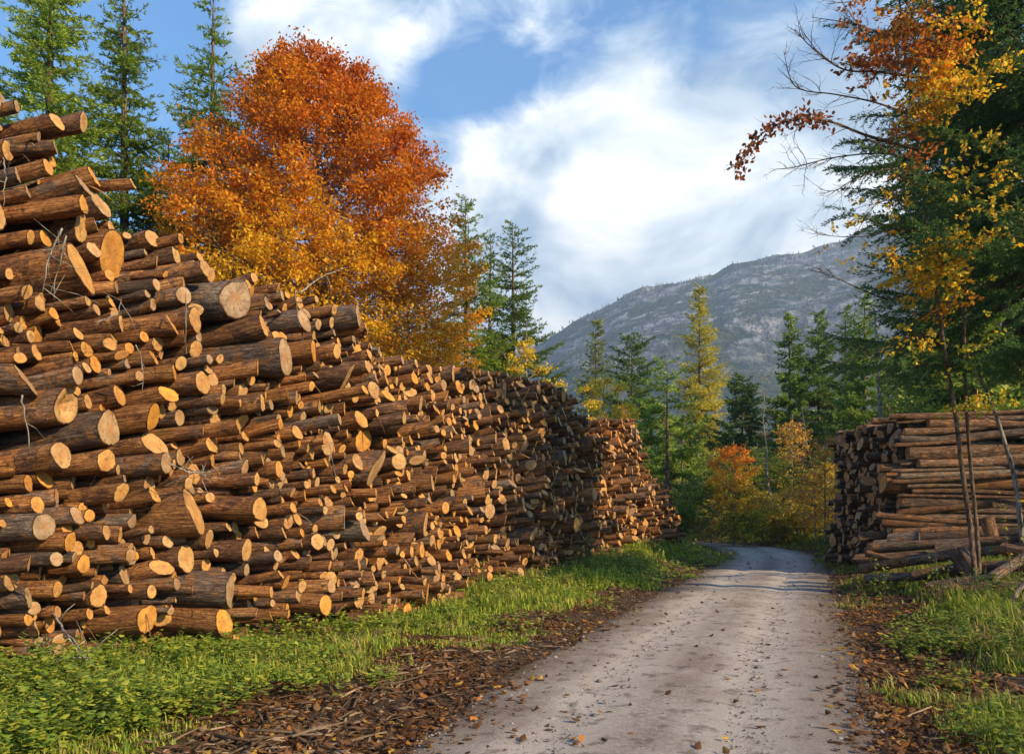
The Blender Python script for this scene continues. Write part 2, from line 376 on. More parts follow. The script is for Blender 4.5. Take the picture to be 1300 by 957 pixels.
def build_mountain():
    # ridge line as (pixel, pixel) seen at 1200 m
    rp = np.array([(200, 560), (420, 520), (600, 480), (690, 437), (705, 425), (730, 410), (760, 396), (800, 376), (850, 362), (885, 353), (904, 356), (926, 343), (960, 335), (1010, 328), (1045, 318),
                   (1100, 298), (1140, 285), (1200, 262), (1300, 250), (1500, 300), (1900, 380), (2600, 480)], float)
    A = np.linspace(-.5, 1.9, 420); D = np.concatenate([np.linspace(520, 1200, 170), np.linspace(1212, 2000, 40)])
    ga, gd = np.meshgrid(A, D)
    prof = np.interp(ga * FX + CX, rp[:, 0], HY - rp[:, 1]) / FX * 1200 + EYE
    t = sstep(430, 1200, gd) ** 1.05 * np.where(gd > 1200, 1 - .5 * sstep(1200, 2000, gd), 1)
    x = ga * gd; h = prof * t
    w = np.clip(1 - np.abs(gd - 1200) / 160, 0, 1)
    rg = 1 - 2 * np.abs(fbm(x * .004, gd * .003, 5, 21)); h = h + (rg - .45) * 75 * t * (1 - w * .9) + fbm(x * .015, gd * .01, 4, 31) * 26 * t * (1 - .82 * w)
    h = h + w * fbm(x * .03, gd * .03, 3, 8) * 7
    h = h - 24 + 24 * t
    lim = prof / 1200 * gd * (.80 + .2 * sstep(900, 1200, gd)); h = np.where(gd < 1190, np.minimum(h, lim + 3 * fbm(x * .02, gd * .02, 3, 18)), h)
    nx = len(A); i = np.arange(len(D) - 1)[:, None] * nx; j = np.arange(nx - 1)[None]
    q = np.stack([i + j, i + j + 1, i + nx + j + 1, i + nx + j], -1).reshape(-1, 4)
    mb = MB(); mb.add(np.stack([x, gd, h], -1).reshape(-1, 3), q)
    tag(mb.obj('mountain', M['mountain'], smooth=False), kind='structure')
    # woodland on the ridge: small conifers as one mass
    mb = MB(); N = 3600
    a = RNG.uniform(-.05, .75, N); rowi = RNG.integers(60, 171, N); rowi[:800] = RNG.integers(160, 174, 800)
    ci = np.clip(((a - A[0]) / (A[1] - A[0])).astype(int), 0, nx - 1)
    bx, by, bz = x[rowi, ci] + RNG.normal(0, 3, N), gd[rowi, ci], h[rowi, ci]
    hh = RNG.uniform(2.5, 5.5, N); rr = hh * .23; th = np.linspace(0, 2 * PI, 6)[:-1]
    v = np.concatenate([np.stack([bx, by, bz + hh], -1)[:, None], np.stack([bx[:, None] + rr[:, None] * np.cos(th), by[:, None] + rr[:, None] * np.sin(th), np.repeat(bz[:, None] - 1, 5, 1)], -1)], 1)
    f = (np.arange(N)[:, None, None] * 6 + np.array([[0, k + 1, (k + 1) % 5 + 1] for k in range(5)])[None]).reshape(-1, 3)
    g = RNG.uniform(.6, 1.3, (N, 1, 1)); c = np.array([.03, .045, .02, 1]) * g; 
    au = RNG.random(N) < .12; c = np.where(au[:, None, None], np.array([.16, .11, .03, 1]), c); c = np.repeat(c, 6, 1).reshape(-1, 4)
    mb.add(v.reshape(-1, 3), f, col=c)
    tag(mb.obj('mountain_woodland', M['needle']), 'dark woodland scattered over the far rocky mountain', 'woodland', kind='stuff')
build_mountain()

# ------------------------------------------------------------ logs
def log_bm(bark, cut, end, L, r, tone, grey, length=4.0, n=14, hollow=False, seed=0, taper=.8, split=False):
    """append one log whose sawn end centre is `end` and whose axis points out along L"""
    rg = np.random.default_rng(seed)
    L = np.asarray(L, float); L = L / np.linalg.norm(L); up = np.array([0, 0, 1.]); u = norm(np.cross(L, up)); w = np.cross(u, L)
    th = np.linspace(0, 2 * PI, n, endpoint=False)
    ph = rg.uniform(0, 6.28, 3); amp = rg.uniform(.02, .10)
    ell = rg.uniform(0, .13)
    shape = 1 + amp * np.cos(2 * th + ph[0]) + amp * .7 * np.cos(3 * th + ph[1]) + ell * np.cos(2 * th + ph[2]) * .5 + rg.normal(0, .012, n)
    if split: shape = shape * np.where(np.cos(th + ph[0]) > .25, .25 / np.maximum(np.cos(th + ph[0]), .25) + .35, 1)
    skew = rg.normal(0, .22, 2) * r * (1 + 1.6 * (rg.random() < .12))
    xs = np.array([0, .05, .3, .7, 1.2, 1.9, 2.8, length]) if length > 3 else np.linspace(0, length, 6)
    bend = rg.normal(0, .045, 2)
    off = rg.uniform(0, 40, 3)
    V = []; LC = []
    for k, xx in enumerate(xs):
        rad = r * shape * (1 - (1 - taper) * xx / length) * (1 + rg.normal(0, .022, n) + .05 * math.sin(xx * 3.1 + ph[0]) * (xx > .1)) * (1.0 if k else .985)
        cxx = bend[0] * xx * xx / 4; czz = bend[1] * xx * xx / 4
        a = rad * np.cos(th); b = rad * np.sin(th)
        sk = (skew[0] * np.cos(th) + skew[1] * np.sin(th)) * (1 if k < 2 else 0)
        V.append(end + np.outer(a + cxx, u) + np.outer(b + czz, w) + np.outer(-xx + sk, L))
        LC.append(np.stack([a, b, np.full(n, xx)], 1) + off)
    V = np.array(V); LC = np.array(LC); m = len(xs)
    i = np.arange(m - 1)[:, None] * n; j = np.arange(n)[None]; jn = (j + 1) % n
    q = np.stack([i + j, i + n + j, i + n + jn, i + jn], -1).reshape(-1, 4)
    lt = np.tile([tone, grey, 1.0], (m * n, 1))
    bark.add(V.reshape(-1, 3), q, lc=LC.reshape(-1, 3), lt=lt)
    bark.f.append(np.array([np.arange(n) + (m - 1) * n]) + bark.nv - m * n)
    for back in (0,):
        fr = (1.0, .9, .55, .25); VV = []; C = []; T = []; R = []
        rim = V[-1] if back else V[0] + L * .004; c0 = rim.mean(0)
        for f_ in fr:
            p = c0 + (rim - c0) * f_
            if not back:
                p = p + L * (rg.normal(0, .003, (n, 1)) + (.004 if f_ < 1 else 0))
                if hollow and f_ < .5: p = p - L * (.16 if f_ < .4 else .03)
                if hollow and f_ == .55: p = p + (c0 - p) * rg.uniform(-.25, .25, (n, 1)) - L * .01
            VV.append(p); C.append(np.stack([r * f_ * np.cos(th), r * f_ * np.sin(th), th * 0], 1) + off)
            T.append(np.tile([tone, grey, f_], (n, 1))); R.append(np.stack([np.cos(th), np.sin(th), th * 0 + off[0]], 1) * [f_ + .001, f_ + .001, 1])
        VV.append([c0 - L * (.2 if hollow and not back else 0)]); C.append([off]); T.append([[tone, grey, 0]]); R.append([[0, .001, off[0]]])
        VV = np.concatenate(VV); q = []
        k = len(fr)
        for a in range(k - 1):
            jj = np.arange(n); jn2 = (jj + 1) % n
            qq = np.stack([a * n + jj, a * n + jn2, (a + 1) * n + jn2, (a + 1) * n + jj], -1); q.append(qq if not back else qq[:, ::-1])
        jj = np.arange(n); tr = np.stack([(k - 1) * n + jj, (k - 1) * n + (jj + 1) % n, np.full(n, k * n)], -1)
        base = cut.nv; cut.add(VV, np.concatenate(q), lc=np.concatenate(C), lt=np.concatenate(T), lr=np.concatenate(R))
        cut.f.append((tr if not back else tr[:, ::-1]) + base)

LOGS = []        # every log: dict(end, L, r, tone, grey, length, pile, q, z, hero)
def face_curve():
    P = np.array([(-8.2, 5.0), (-7.0, 6.2), (-5.3, 7.9), (-3.9, 9.15), (-2.7, 10.5), (-1.85, 12.3), (-.75, 14.8), (.45, 17.3), (1.6, 19.5), (3.0, 22.2), (4.0, 24), (5.3, 26.2), (6.3, 28.2)], float)
    C = catmull(P, 20); cum = np.concatenate([[0], np.cumsum(np.hypot(*np.diff(C, axis=0).T))]); return C, cum
FC, FCUM = face_curve()
def f_at(s): return np.array([np.interp(s, FCUM, FC[:, 0]), np.interp(s, FCUM, FC[:, 1])])
FU = FC[:, 0] / FC[:, 1]
def s_of_u(u): return float(np.interp(u, FU, FCUM))
def L_at(s):
    a = math.radians(np.interp(s, [0, 6, 12, FCUM[-1]], [3, -4, -13, -19])); return np.array([math.cos(a), math.sin(a)])
# q = distance measured across the logs
_ss = np.linspace(0, FCUM[-1], 600); _q = [0.0]
for a, b in zip(_ss[:-1], _ss[1:]):
    dd = f_at(b) - f_at(a); l = L_at((a + b) / 2); _q.append(_q[-1] + abs(dd[0] * l[1] - dd[1] * l[0]))
_q = np.array(_q)
def s_of_q(q): return float(np.interp(q, _q, _ss))
def q_of_s(s): return float(np.interp(s, _ss, _q))

TOP_PX = np.array([(-400, -30), (-150, 40), (0, 100), (60, 128), (100, 150), (125, 190), (150, 215), (172, 245), (185, 282), (230, 290), (262, 308), (300, 330), (330, 345), (400, 380), (450, 415), (500, 450), (560, 458), (600, 465), (660, 472), (720, 485), (742, 500), (750, 530),
                   (760, 532), (825, 533), (836, 585), (845, 596), (860, 622), (872, 650), (880, 668)], float)
def top_z(s):
    x, y = f_at(s); px = x / y * FX + CX
    return EYE + (HY - np.interp(px, TOP_PX[:, 0], TOP_PX[:, 1])) * y / FX
RADII = np.array([.042, .052, .062, .074, .087, .10, .118, .14, .17, .215, .27, .33])
def pack(q0, q1, top, gz, weights, heroes, seed, grid=.02):
    rg = np.random.default_rng(seed)
    G = np.arange(q0, q1, grid); H = np.array([gz(G) + r for r in RADII])
    for c, r in enumerate(RADII): H[c, (G < q0 + r) | (G > q1 - r)] = 99
    T = top(G); out = []; pend = list(heroes); fails = 0
    def place(q, z, r, hero=None):
        out.append((q, z, r, hero))
        for c, rc in enumerate(RADII):
            R = (rc + r) * .985; d = G - q; k = np.abs(d) < R
            H[c, k] = np.maximum(H[c, k], z + np.sqrt(R * R - d[k] ** 2))
    w = np.array(weights, float); w /= w.sum()
    while fails < 60:
        done = False
        for h in pend:
            c = int(np.argmin(np.abs(RADII - h['r']))); i = int(np.clip((h['q'] - q0) / grid, 0, len(G) - 1))
            if H[c, i] > h['z'] - .10:
                k0 = max(0, i - 6); i = k0 + int(np.argmin(H[c, k0:i + 7]))
                if H[c, i] < 90 and H[c, i] < h['z'] + .22: place(G[i], H[c, i], h['r'], h)
                pend.remove(h); done = True; break
        if done: continue
        c = int(rg.choice(len(RADII), p=w)); r = RADII[c] * rg.uniform(.93, 1.07)
        ok = H[c] + r < T + rg.uniform(-.05, .06)
        if not ok.any(): fails += 1; continue
        sc = np.where(ok, H[c] + rg.uniform(0, .12, len(G)) * 0 + .25 * vnoise(G * .6, G * 0 + len(out) * .01, seed), 999); i = int(np.argmin(sc)); place(G[i], H[c, i], r); fails = 0
    return out

HERO = [ # px, py, diameter px, tone, grey, kind, phrase
 (12, 118, 26, .4, .3, '', 'topmost left edge log'), (92, 142, 28, .25, .1, '', 'thick top left log'), (104, 165, 26, .5, .1, '', 'log under the top left one'),
 (152, 212, 16, .5, 0, 'out', 'thin log against the spruces'), (82, 262, 30, .8, 0, 'out', 'smooth yellow upper log'), (162, 242, 28, .9, 0, '', 'orange ended log above the slope'),
 (312, 372, 66, .1, .9, 'split', 'huge grey cracked log'), (252, 420, 50, .1, .9, '', 'broad grey split log'), (283, 402, 46, .1, 1, 'split', 'grey split slab'),
 (133, 493, 56, .15, .45, '', 'widest pale log on the left'), (70, 517, 52, .5, .3, 'hollow', 'hollow rotten log'), (20, 482, 44, .2, .5, '', 'brown log at left edge'),
 (193, 466, 24, 1, 0, '', 'topmost bright yellow end'), (190, 488, 28, 1, 0, '', 'middle bright yellow end'), (196, 522, 40, 1, 0, '', 'largest bright yellow end'),
 (248, 483, 34, .6, .25, '', 'round log with a grey patch'), (316, 440, 54, .3, .7, '', 'big weathered brown log'), (328, 412, 32, .7, .2, '', 'oval log under the huge one'),
 (375, 436, 34, 1, 0, '', 'lone bright orange end'), (435, 395, 32, .2, .8, '', 'grey log at the crest'), (406, 555, 36, .3, .3, '', 'pale oval middle end'), (360, 395, 34, .3, .7, '', 'grey oval crest log'),
 (466, 592, 50, .35, .5, '', 'thick log cut on the slant'), (20, 562, 36, .5, .4, '', 'pale oval left edge end'), (237, 737, 58, .2, .65, 'out', 'giant grey barked log'),
 (226, 772, 38, 1, .05, 'out', 'orange log beside the giant'), (141, 782, 44, 1, .1, '', 'half dark orange end'), (277, 688, 34, .2, 0, '', 'thick log with a cream end'), (28, 828, 36, .4, .7, '', 'mossy log in the grass'),
 (20, 650, 40, .1, .8, '', 'grey end at the lower left'), (20, 740, 30, .1, .6, '', 'dusty lower left end'), (95, 560, 36, .8, .2, '', 'jagged orange end'), (66, 642, 28, .2, .6, '', 'greyish end at the left'),
 (512, 660, 34, .3, .3, '', 'round end in the middle rows'), (515, 742, 34, 1, .1, '', 'orange end by the grass'), (552, 600, 30, .7, .1, '', 'upright oval orange end'), (585, 470, 26, .3, .4, '', 'big log on the middle crest'),
 (640, 560, 24, .5, .3, '', 'stout log right of the middle'), (620, 640, 24, .4, .5, '', 'dark stout log low on the right'), (700, 600, 18, .4, .5, '', 'thick log towards the far end')]
heroes = []
for (px, py, dp, tone, grey, kind, ph) in HERO:
    s = s_of_u((px - CX) / FX); x, y = f_at(s)
    heroes.append(dict(q=q_of_s(s), z=EYE + (HY - py) * y / FX, r=dp / 2 * y / FX * .88, tone=tone, grey=grey, kind=kind, phrase=ph, px=px, py=py))
def gq(q):
    q = np.atleast_1d(q); P = np.array([f_at(s_of_q(a)) - np.array([.4, 0]) for a in q]); return ground_z(P[:, 0], P[:, 1])
def topq(q): return np.array([top_z(s_of_q(a)) for a in np.atleast_1d(q)])
res = pack(0, _q[-1], topq, gq, [3, 10, 22, 26, 20, 11, 5, 2.2, 1.0, .35, .08, .0], heroes, 3)
rg = np.random.default_rng(12)
for (q, z, r, h) in res:
    s = s_of_q(q); F = f_at(s); l2 = L_at(s)
    near_top = float(sstep(.9, .2, top_z(s) - z)); bulge = .62 * fbm(q * .5, z * .45, 3, 41) - .22 * near_top; jit = float(np.clip(rg.normal(0, .16), -.42, .42)) * (1 - .4 * near_top)
    if h: jit = .22
    if h and h['kind'] == 'out': jit = .42
    if rg.random() < .04 and near_top < .3: jit += rg.uniform(.15, .4)
    back = -.05 * max(z - 2, 0)
    if q > q_of_s(s_of_u(.095)): back -= .35
    yaw = rg.normal(0, math.radians(5.0 if r > .1 else 7.5)); pitch = math.radians(2.2 * max(z, 0) + .6) + rg.normal(0, math.radians(3.0))
    c, sn = math.cos(yaw), math.sin(yaw); lx = l2[0] * c - l2[1] * sn; ly = l2[0] * sn + l2[1] * c
    L = np.array([lx * math.cos(pitch), ly * math.cos(pitch), math.sin(pitch)])
    e = np.array([F[0], F[1], z]) + L * (bulge + jit + back); e[2] = z + (bulge + jit) * L[2] * .5
    t = rg.random() ** .8; g = max(0, rg.normal(.24, .36)); g = min(g, .95)
    if h: t, g = h['tone'], h['grey']
    LOGS.append(dict(end=e, L=L, r=r, tone=t, grey=g, length=4.2, pile='left', q=q, z=z, hero=h))

# right-hand pile: logs lie across, ends towards the road
RX, RY0, RY1 = 9.35, 19.0, 24.4
def gr_(q): q = np.atleast_1d(q); return ground_z(np.full(len(q), RX + 1), RY0 + q)
def tr_(q): return 3.98 + .12 * vnoise(np.atleast_1d(q) * 1.3, np.atleast_1d(q) * 0, 4)
resr = pack(0, RY1 - RY0, tr_, gr_, [2, 5, 8, 12, 14, 13, 10, 6, 3, 1, .2, 0], [dict(q=.28, z=2.15, r=.26, tone=.8, grey=.1, kind='', phrase='thickest tan log in the right pile', px=1120, py=617)], 9)
for (q, z, r, h) in resr:
    yaw = rg.normal(0, math.radians(2.4)); pitch = rg.normal(math.radians(-.3), math.radians(1.5))
    L = np.array([-math.cos(pitch) * math.cos(yaw), math.sin(yaw), math.sin(pitch)])
    slope = .12 * (2 - z)
    e = np.array([RX + .14 * q + rg.normal(0, .2) - max(0, 1.5 - z) * .15 * (q > .5), RY0 + q, z])
    if q < .6: e[0] += .12
    t = rg.random() * .35 ; g = min(.95, max(0, rg.normal(.40, .3)))
    if h: t, g = .75, .1
    LOGS.append(dict(end=e, L=L, r=r, tone=t, grey=g, length=rg.uniform(4.2, 5.2), pile='right', q=q, z=z, hero=h))

# tumbled heap in front of the right pile : (px_left, py_left, px_right, py_right, depth_left, depth_right, thickness px, tone, grey)
HEAP = [(1092, 722, 1215, 702, 15.5, 14.6, 13, .5, .3), (1085, 710, 1180, 706, 16.2, 15.6, 13, .2, .5), (1105, 696, 1300, 682, 15.8, 14.6, 14, .2, .6), (1098, 735, 1190, 730, 15.2, 14.7, 12, .1, .7),
        (1130, 688, 1168, 684, 16.5, 16.2, 24, .1, .9), (1110, 694, 1140, 690, 16.9, 16.6, 16, .1, .9), (1150, 712, 1330, 690, 14.9, 13.6, 15, .2, .6), (1168, 684, 1330, 676, 16.3, 15.2, 13, .3, .5),
        (1135, 676, 1290, 668, 17.6, 16.8, 11, .5, .3), (1120, 664, 1210, 670, 18.0, 17.4, 10, .7, .1), (1115, 655, 1250, 668, 18.4, 17.5, 11, .6, .2), (1140, 652, 1260, 640, 18.5, 17.8, 10, .7, .1),
        (1180, 745, 1265, 733, 13.4, 12.9, 14, .2, .6), (1195, 752, 1340, 738, 12.8, 12.0, 20, .3, .6), (1220, 706, 1238, 735, 13.8, 13.4, 22, .2, .5), (1253, 660, 1262, 690, 15.2, 14.9, 17, .4, .3),
        (1205, 724, 1330, 712, 14.0, 13.1, 18, .2, .5), (1240, 745, 1310, 700, 13.1, 13.3, 14, .1, .8), (1190, 700, 1245, 690, 15.0, 14.7, 22, .1, .6), (1230, 803, 1330, 772, 10.6, 10.2, 12, .1, .8), (1255, 812, 1340, 795, 10.3, 9.9, 11, .2, .6),
        (1265, 790, 1300, 740, 11.2, 11.8, 7, .1, .9), (1275, 697, 1345, 712, 13.7, 13.0, 16, .4, .3), (1160, 730, 1230, 716, 14.3, 14.0, 11, .3, .4), (1100, 702, 1150, 716, 15.6, 15.0, 9, .6, .2)]
HEAP_PH = ['lower left log', 'dark stub behind the lower left log', 'long grey log across the middle', 'bottom left grey log', 'short thick grey block', 'small grey block beside the thick one', 'long log crossing the middle front',
           'long log under the pile', 'slim tan log against the pile', 'thin peeled pole', 'pale pole leaning down to the right', 'pale pole leaning up to the right', 'dark log just behind the foremost', 'thick bare log lying foremost in the weeds',
           'stump standing upright', 'small upright billet on top', 'dark log behind the upright stump', 'grey pole slanting up to the right', 'stout dark log in the middle', 'long bare pole in the near brush', 'short pole under the near one',
           'steep thin grey pole', 'log sloping down at the right edge', 'small log by the stump', 'thin pole slanting down at the left']
for k, (x0, y0, x1, y1, d0, d1, tp, t, g) in enumerate(HEAP):
    a = np.array(at(x0, d0, y0)); b = np.array(at(x1, d1, y1)); L = a - b; ln = float(np.linalg.norm(L)); L = L / ln
    LOGS.append(dict(end=a, L=L, r=tp / 2 * d0 / FX, tone=t, grey=g, length=ln, pile='heap', q=0, z=a[2], hero=None, k=k))

# which logs show largest
for lg in LOGS:
    e = lg['end']; px = e[0] / e[1] * FX + CX; py = HY - (e[2] - EYE) / e[1] * FX; rp = lg['r'] / e[1] * FX
    lg['px'], lg['py'], lg['rp'] = px, py, rp
    vis = -rp * .8 < px < 1300 + rp and -rp < py < 900
    side = 3.0 if lg['pile'] == 'left' else (14 if (lg['q'] < .45 and lg['pile'] == 'right') else (10 if lg['pile'] == 'heap' else .8))
    lg['score'] = (rp * rp * (1 + side * .5) if vis else 0) * (50 if lg['hero'] else 1) * (1 + max(-.5, min(1, 0)))
    if lg['pile'] != 'left': lg['score'] = (rp * rp * side if px < 1300 else 0)
    if lg['pile'] == 'heap': lg['score'] = 1e6
    lg['length'] = lg['length']
order = sorted(LOGS, key=lambda a: -a['score']); chosen = order[:300]; rest = order[300:]
ORD = ['', 'second', 'third', 'fourth', 'fifth', 'sixth', 'seventh', 'eighth', 'ninth', 'tenth', 'eleventh', 'twelfth', 'thirteenth', 'fourteenth', 'fifteenth', 'sixteenth', 'seventeenth', 'eighteenth', 'nineteenth', 'twentieth'] + ['twenty-' + w for w in 'first second third fourth fifth sixth seventh eighth ninth'.split()] + ['thirtieth'] + ['thirty-' + w for w in 'first second third fourth fifth sixth seventh eighth ninth'.split()] + ['farthest'] * 40
print('score counts', sum(1 for l in chosen if l['pile']=='left'), sum(1 for l in chosen if l['pile']=='right'))
def size_word(rp): return 'thick' if rp > 18 else ('medium' if rp > 11 else 'slim')
def tone_word(l): return 'grey' if l['grey'] > .5 else ('orange' if l['tone'] > .62 else ('tan' if l['tone'] > .3 else 'pale'))
heroL = [l for l in chosen if l['hero'] and l['pile'] == 'left']
DIRS = ['right of', 'up and right of', 'above', 'up and left of', 'left of', 'down and left of', 'below', 'down and right of']
bins = {}
for l in chosen:
    if l['pile'] != 'left' or l['hero']: continue
    h = min(heroL, key=lambda h: math.hypot(h['px'] - l['px'], h['py'] - l['py']))
    a = math.atan2(-(l['py'] - h['py']), l['px'] - h['px']); k = int(round(a / (PI / 4))) % 8
    bins.setdefault((id(h), k), []).append((math.hypot(h['px'] - l['px'], h['py'] - l['py']), l, h))
for (hid, k), it in bins.items():
    it.sort(key=lambda a: a[0])
    for i, (_, l, h) in enumerate(it):
        l['label'] = f"{size_word(l['rp'])} {tone_word(l)}-ended log, {'next' if i == 0 else ORD[i]} {DIRS[k]} the {h['hero']['phrase']}"
for l in heroL: l['label'] = f"{l['hero']['phrase']} in the left woodpile"
fr = sorted([l for l in chosen if l['pile'] == 'right' and not l['hero'] and l['q'] < .27], key=lambda l: -l['z'])
for i, l in enumerate(fr): l['label'] = f"log on the near side of the right pile, {ORD[i] if i else 'first'} from the top"
ot = sorted([l for l in chosen if l['pile'] == 'right' and not l['hero'] and l['q'] >= .27], key=lambda l: -l['z'])
cols = {}
for l in ot: cols.setdefault(int(l['q'] // .9), []).append(l)
CW = ['nearest', 'second', 'third', 'fourth', 'fifth', 'sixth', 'seventh']
for c, it in cols.items():
    for i, l in enumerate(it): l['label'] = f"log end facing the road, right pile, {CW[c]} column back, {ORD[i] if i else 'first'} down"
for l in chosen:
    if l['pile'] == 'right' and l['hero']: l['label'] = 'thickest tan log on the near side of the right pile'
    if l['pile'] == 'heap': l['label'] = f"{HEAP_PH[l['k']]} in the tumbled heap on the right"
PG = {'left': 'logs stacked in the long left woodpile', 'right': 'logs stacked in the right woodpile', 'heap': 'logs tumbled in front of the right woodpile'}
for i, l in enumerate(chosen):
    e = empty('log', tuple(l['end'])); tag(e, l['label'], 'log', PG[l['pile']])
    b, c = MB(), MB(); hk = l['hero']['kind'] if l['hero'] else ''
    log_bm(b, c, np.zeros(3), l['L'], l['r'], l['tone'], l['grey'], l['length'], 26, hk == 'hollow', 100 + i, split=(hk == 'split') or (not l['hero'] and i % 23 == 5))
    b.obj('bark', M['bark'], e, smooth=True); c.obj('cut_end', M['cut'], e)
b, c = MB(), MB()
for i, l in enumerate(rest): log_bm(b, c, l['end'], l['L'], l['r'], l['tone'], l['grey'], l['length'], 12, seed=5000 + i, split=i % 31 == 7)
root = empty('stacked_logs'); tag(root, 'many smaller logs filling the long woodpiles beside the track', 'logs', kind='stuff')
o1 = b.obj('bark', M['bark'], root, smooth=True); o2 = c.obj('cut_end', M['cut'], root); o1['kind'] = 'stuff'; o2['kind'] = 'stuff'
print('LOGS', len(LOGS), 'left', len(res), 'right', len(resr))

# ------------------------------------------------------------ foliage helpers
def quads(mb, P, D, Wd, ln, wd, cols, fold=0):
    """rhombus leaves: base P, direction D, width direction Wd"""
    P = np.asarray(P); n = len(P); ln = np.broadcast_to(ln, (n,))[:, None]; wd = np.broadcast_to(wd, (n,))[:, None]
    if not fold:
        v = np.stack([P, P + D * ln * .5 + Wd * wd * .5, P + D * ln, P + D * ln * .5 - Wd * wd * .5], 1)
        f = np.arange(n * 4).reshape(n, 4)
        mb.add(v.reshape(-1, 3), f, col=np.repeat(cols, 4, 0)); return
    N = np.cross(D, Wd)
    v = np.stack([P, P + D * ln * .35 + Wd * wd * .5 + N * wd * fold, P + D * ln * .75 + Wd * wd * .36 + N * wd * fold, P + D * ln - N * wd * fold * .6, P + D * ln * .75 - Wd * wd * .36 + N * wd * fold, P + D * ln * .35 - Wd * wd * .5 + N * wd * fold], 1)
    b = np.arange(n)[:, None] * 6
    f = np.concatenate([b + [0, 1, 2, 3], b + [0, 3, 4, 5]])
    mb.add(v.reshape(-1, 3), f, col=np.repeat(cols, 6, 0))
def rdirs(rg, n): return norm(rg.normal(size=(n, 3)))
def palette(rg, n, cols, w=None, var=.18):
    c = np.array(cols)[rg.choice(len(cols), n, p=w)]; c = c * rg.uniform(1 - var, 1 + var, (n, 1)); return np.concatenate([c, np.ones((n, 1))], 1)

GREENS = [(.11, .18, .035), (.16, .25, .045), (.21, .30, .055), (.08, .14, .035)]
def spruce_mesh(h, R, seed, greens=GREENS, z0=.12, step=.34, per=6, tl=.14, tw=.030, dens=1.2, droop=.25, power=.8, upturn=.3, ragged=.2, trunk_r=None, twstep=.12, bare=.0, side_len=.50, tuft=6):
    rg = np.random.default_rng(seed); wood = MB(); nd = MB()
    tr = trunk_r or h * .011 + .03
    zz = np.linspace(0, h, 14); lean = rg.normal(0, .004 * h, 2)
    tube(wood, np.stack([lean[0] * (zz / h) ** 2, lean[1] * (zz / h) ** 2, zz - .25 * (zz == 0)], 1), tr * (1 - zz / h) ** .85 + .006, 9)
    P = []; D = []; Ls = []
    z = h * z0
    while z < h - .15:
        f = (h - z) / h; f0 = (h - z) / (h * (1 - z0))
        Lb = R * f0 ** power * (1 if f0 < .8 else 1 - (f0 - .8) * .7)
        for k in range(max(3, int(per * (.6 + .5 * f0)))):
            if rg.random() < bare: continue
            az = rg.uniform(0, 2 * PI); L_ = Lb * rg.uniform(1 - ragged * 2, 1 + ragged) + .12; zb = z + rg.uniform(-.5, .5) * step
            n = 7; t = np.linspace(0, 1, n); elev = .55 * (1 - f0) - droop * f0 * 1.2
            hor = L_ * t * math.cos(elev * .6); ver = L_ * (math.sin(elev) * t - droop * f0 * t * (1 - t) * .9 + upturn * f0 * t ** 3 * .5)
            side = rg.normal(0, .06) * L_ * t * t
            ca, sa = math.cos(az), math.sin(az)
            pts = np.stack([hor * ca - side * sa, hor * sa + side * ca, zb + ver], 1)
            tube(wood, pts, np.linspace(.009 + .009 * L_, .004, n), 4, cap=False)
            # side twigs
            m = max(3, int(L_ / twstep)); tt = np.linspace(.10 + .1 * rg.random(), 1.0, m)
            bp = np.stack([np.interp(tt, t, pts[:, i]) for i in range(3)], 1)
            bd = norm(np.stack([np.interp(tt, t, np.gradient(pts[:, i])) for i in range(3)], 1))
            sd = np.stack([-bd[:, 1], bd[:, 0], bd[:, 2] * 0], 1); sd = norm(sd)
            sgn = np.where(np.arange(m) % 2, 1, -1)[:, None]
            tlen = side_len * L_ * (1 - tt * .75) * rg.uniform(.6, 1.15, m); tlen = np.clip(tlen, .10, .75)
            td = norm(bd * .75 + sd * sgn * .8 + np.array([0, 0, -.28 * droop * 2]) + rg.normal(0, .13, (m, 3)))
            td[-1] = bd[-1]
            K = np.maximum(2, (tlen / (tl * .42) * dens).astype(int))
            idx = np.repeat(np.arange(m), K); fr = np.concatenate([np.linspace(0, 1, k_) for k_ in K])
            q = bp[idx] + td[idx] * (tlen[idx] * fr)[:, None]; q[:, 2] -= droop * .5 * tlen[idx] * fr ** 2
            for _ in range(tuft):
                P.append(q + rg.normal(0, .012, q.shape)); dd = norm(td[idx] + rg.normal(0, .48, q.shape)); D.append(dd); Ls.append(np.full(len(q), 1.0))
        z += step * rg.uniform(.7, 1.3) * (.65 + .5 * f0)
    P = np.concatenate(P); D = np.concatenate(D); n = len(P)
    Wd = norm(np.cross(D, rdirs(rg, n)))
    c = palette(rg, n, greens); cl = 1 + .55 * (fbm(P[:, 0] * 1.3 + P[:, 2], P[:, 1] * 1.3 + P[:, 2] * 1.2, 2, seed))[:, None]; c[:, :3] *= cl
    quads(nd, P, D, Wd, tl * rg.uniform(.7, 1.2, n), tw * rg.uniform(.7, 1.3, n), c)
    return wood, nd, n
def spruce(label, px, d, h, R, seed, group=None, name='spruce_tree', cat='spruce tree', x=None, rz=None, **kw):
    wood, nd, n = spruce_mesh(h, R, seed, **kw)
    X = (px - CX) / FX * d if x is None else x
    e = empty(name, (X, d, float(ground_z(X, d)))); tag(e, label, cat, group)
    wood.obj('trunk', M['trunk'], e, smooth=True); nd.obj('crown', M['needle'], e); return e
def ht(py, d): return EYE + (HY - py) / FX * d     # tree height for a top at row py

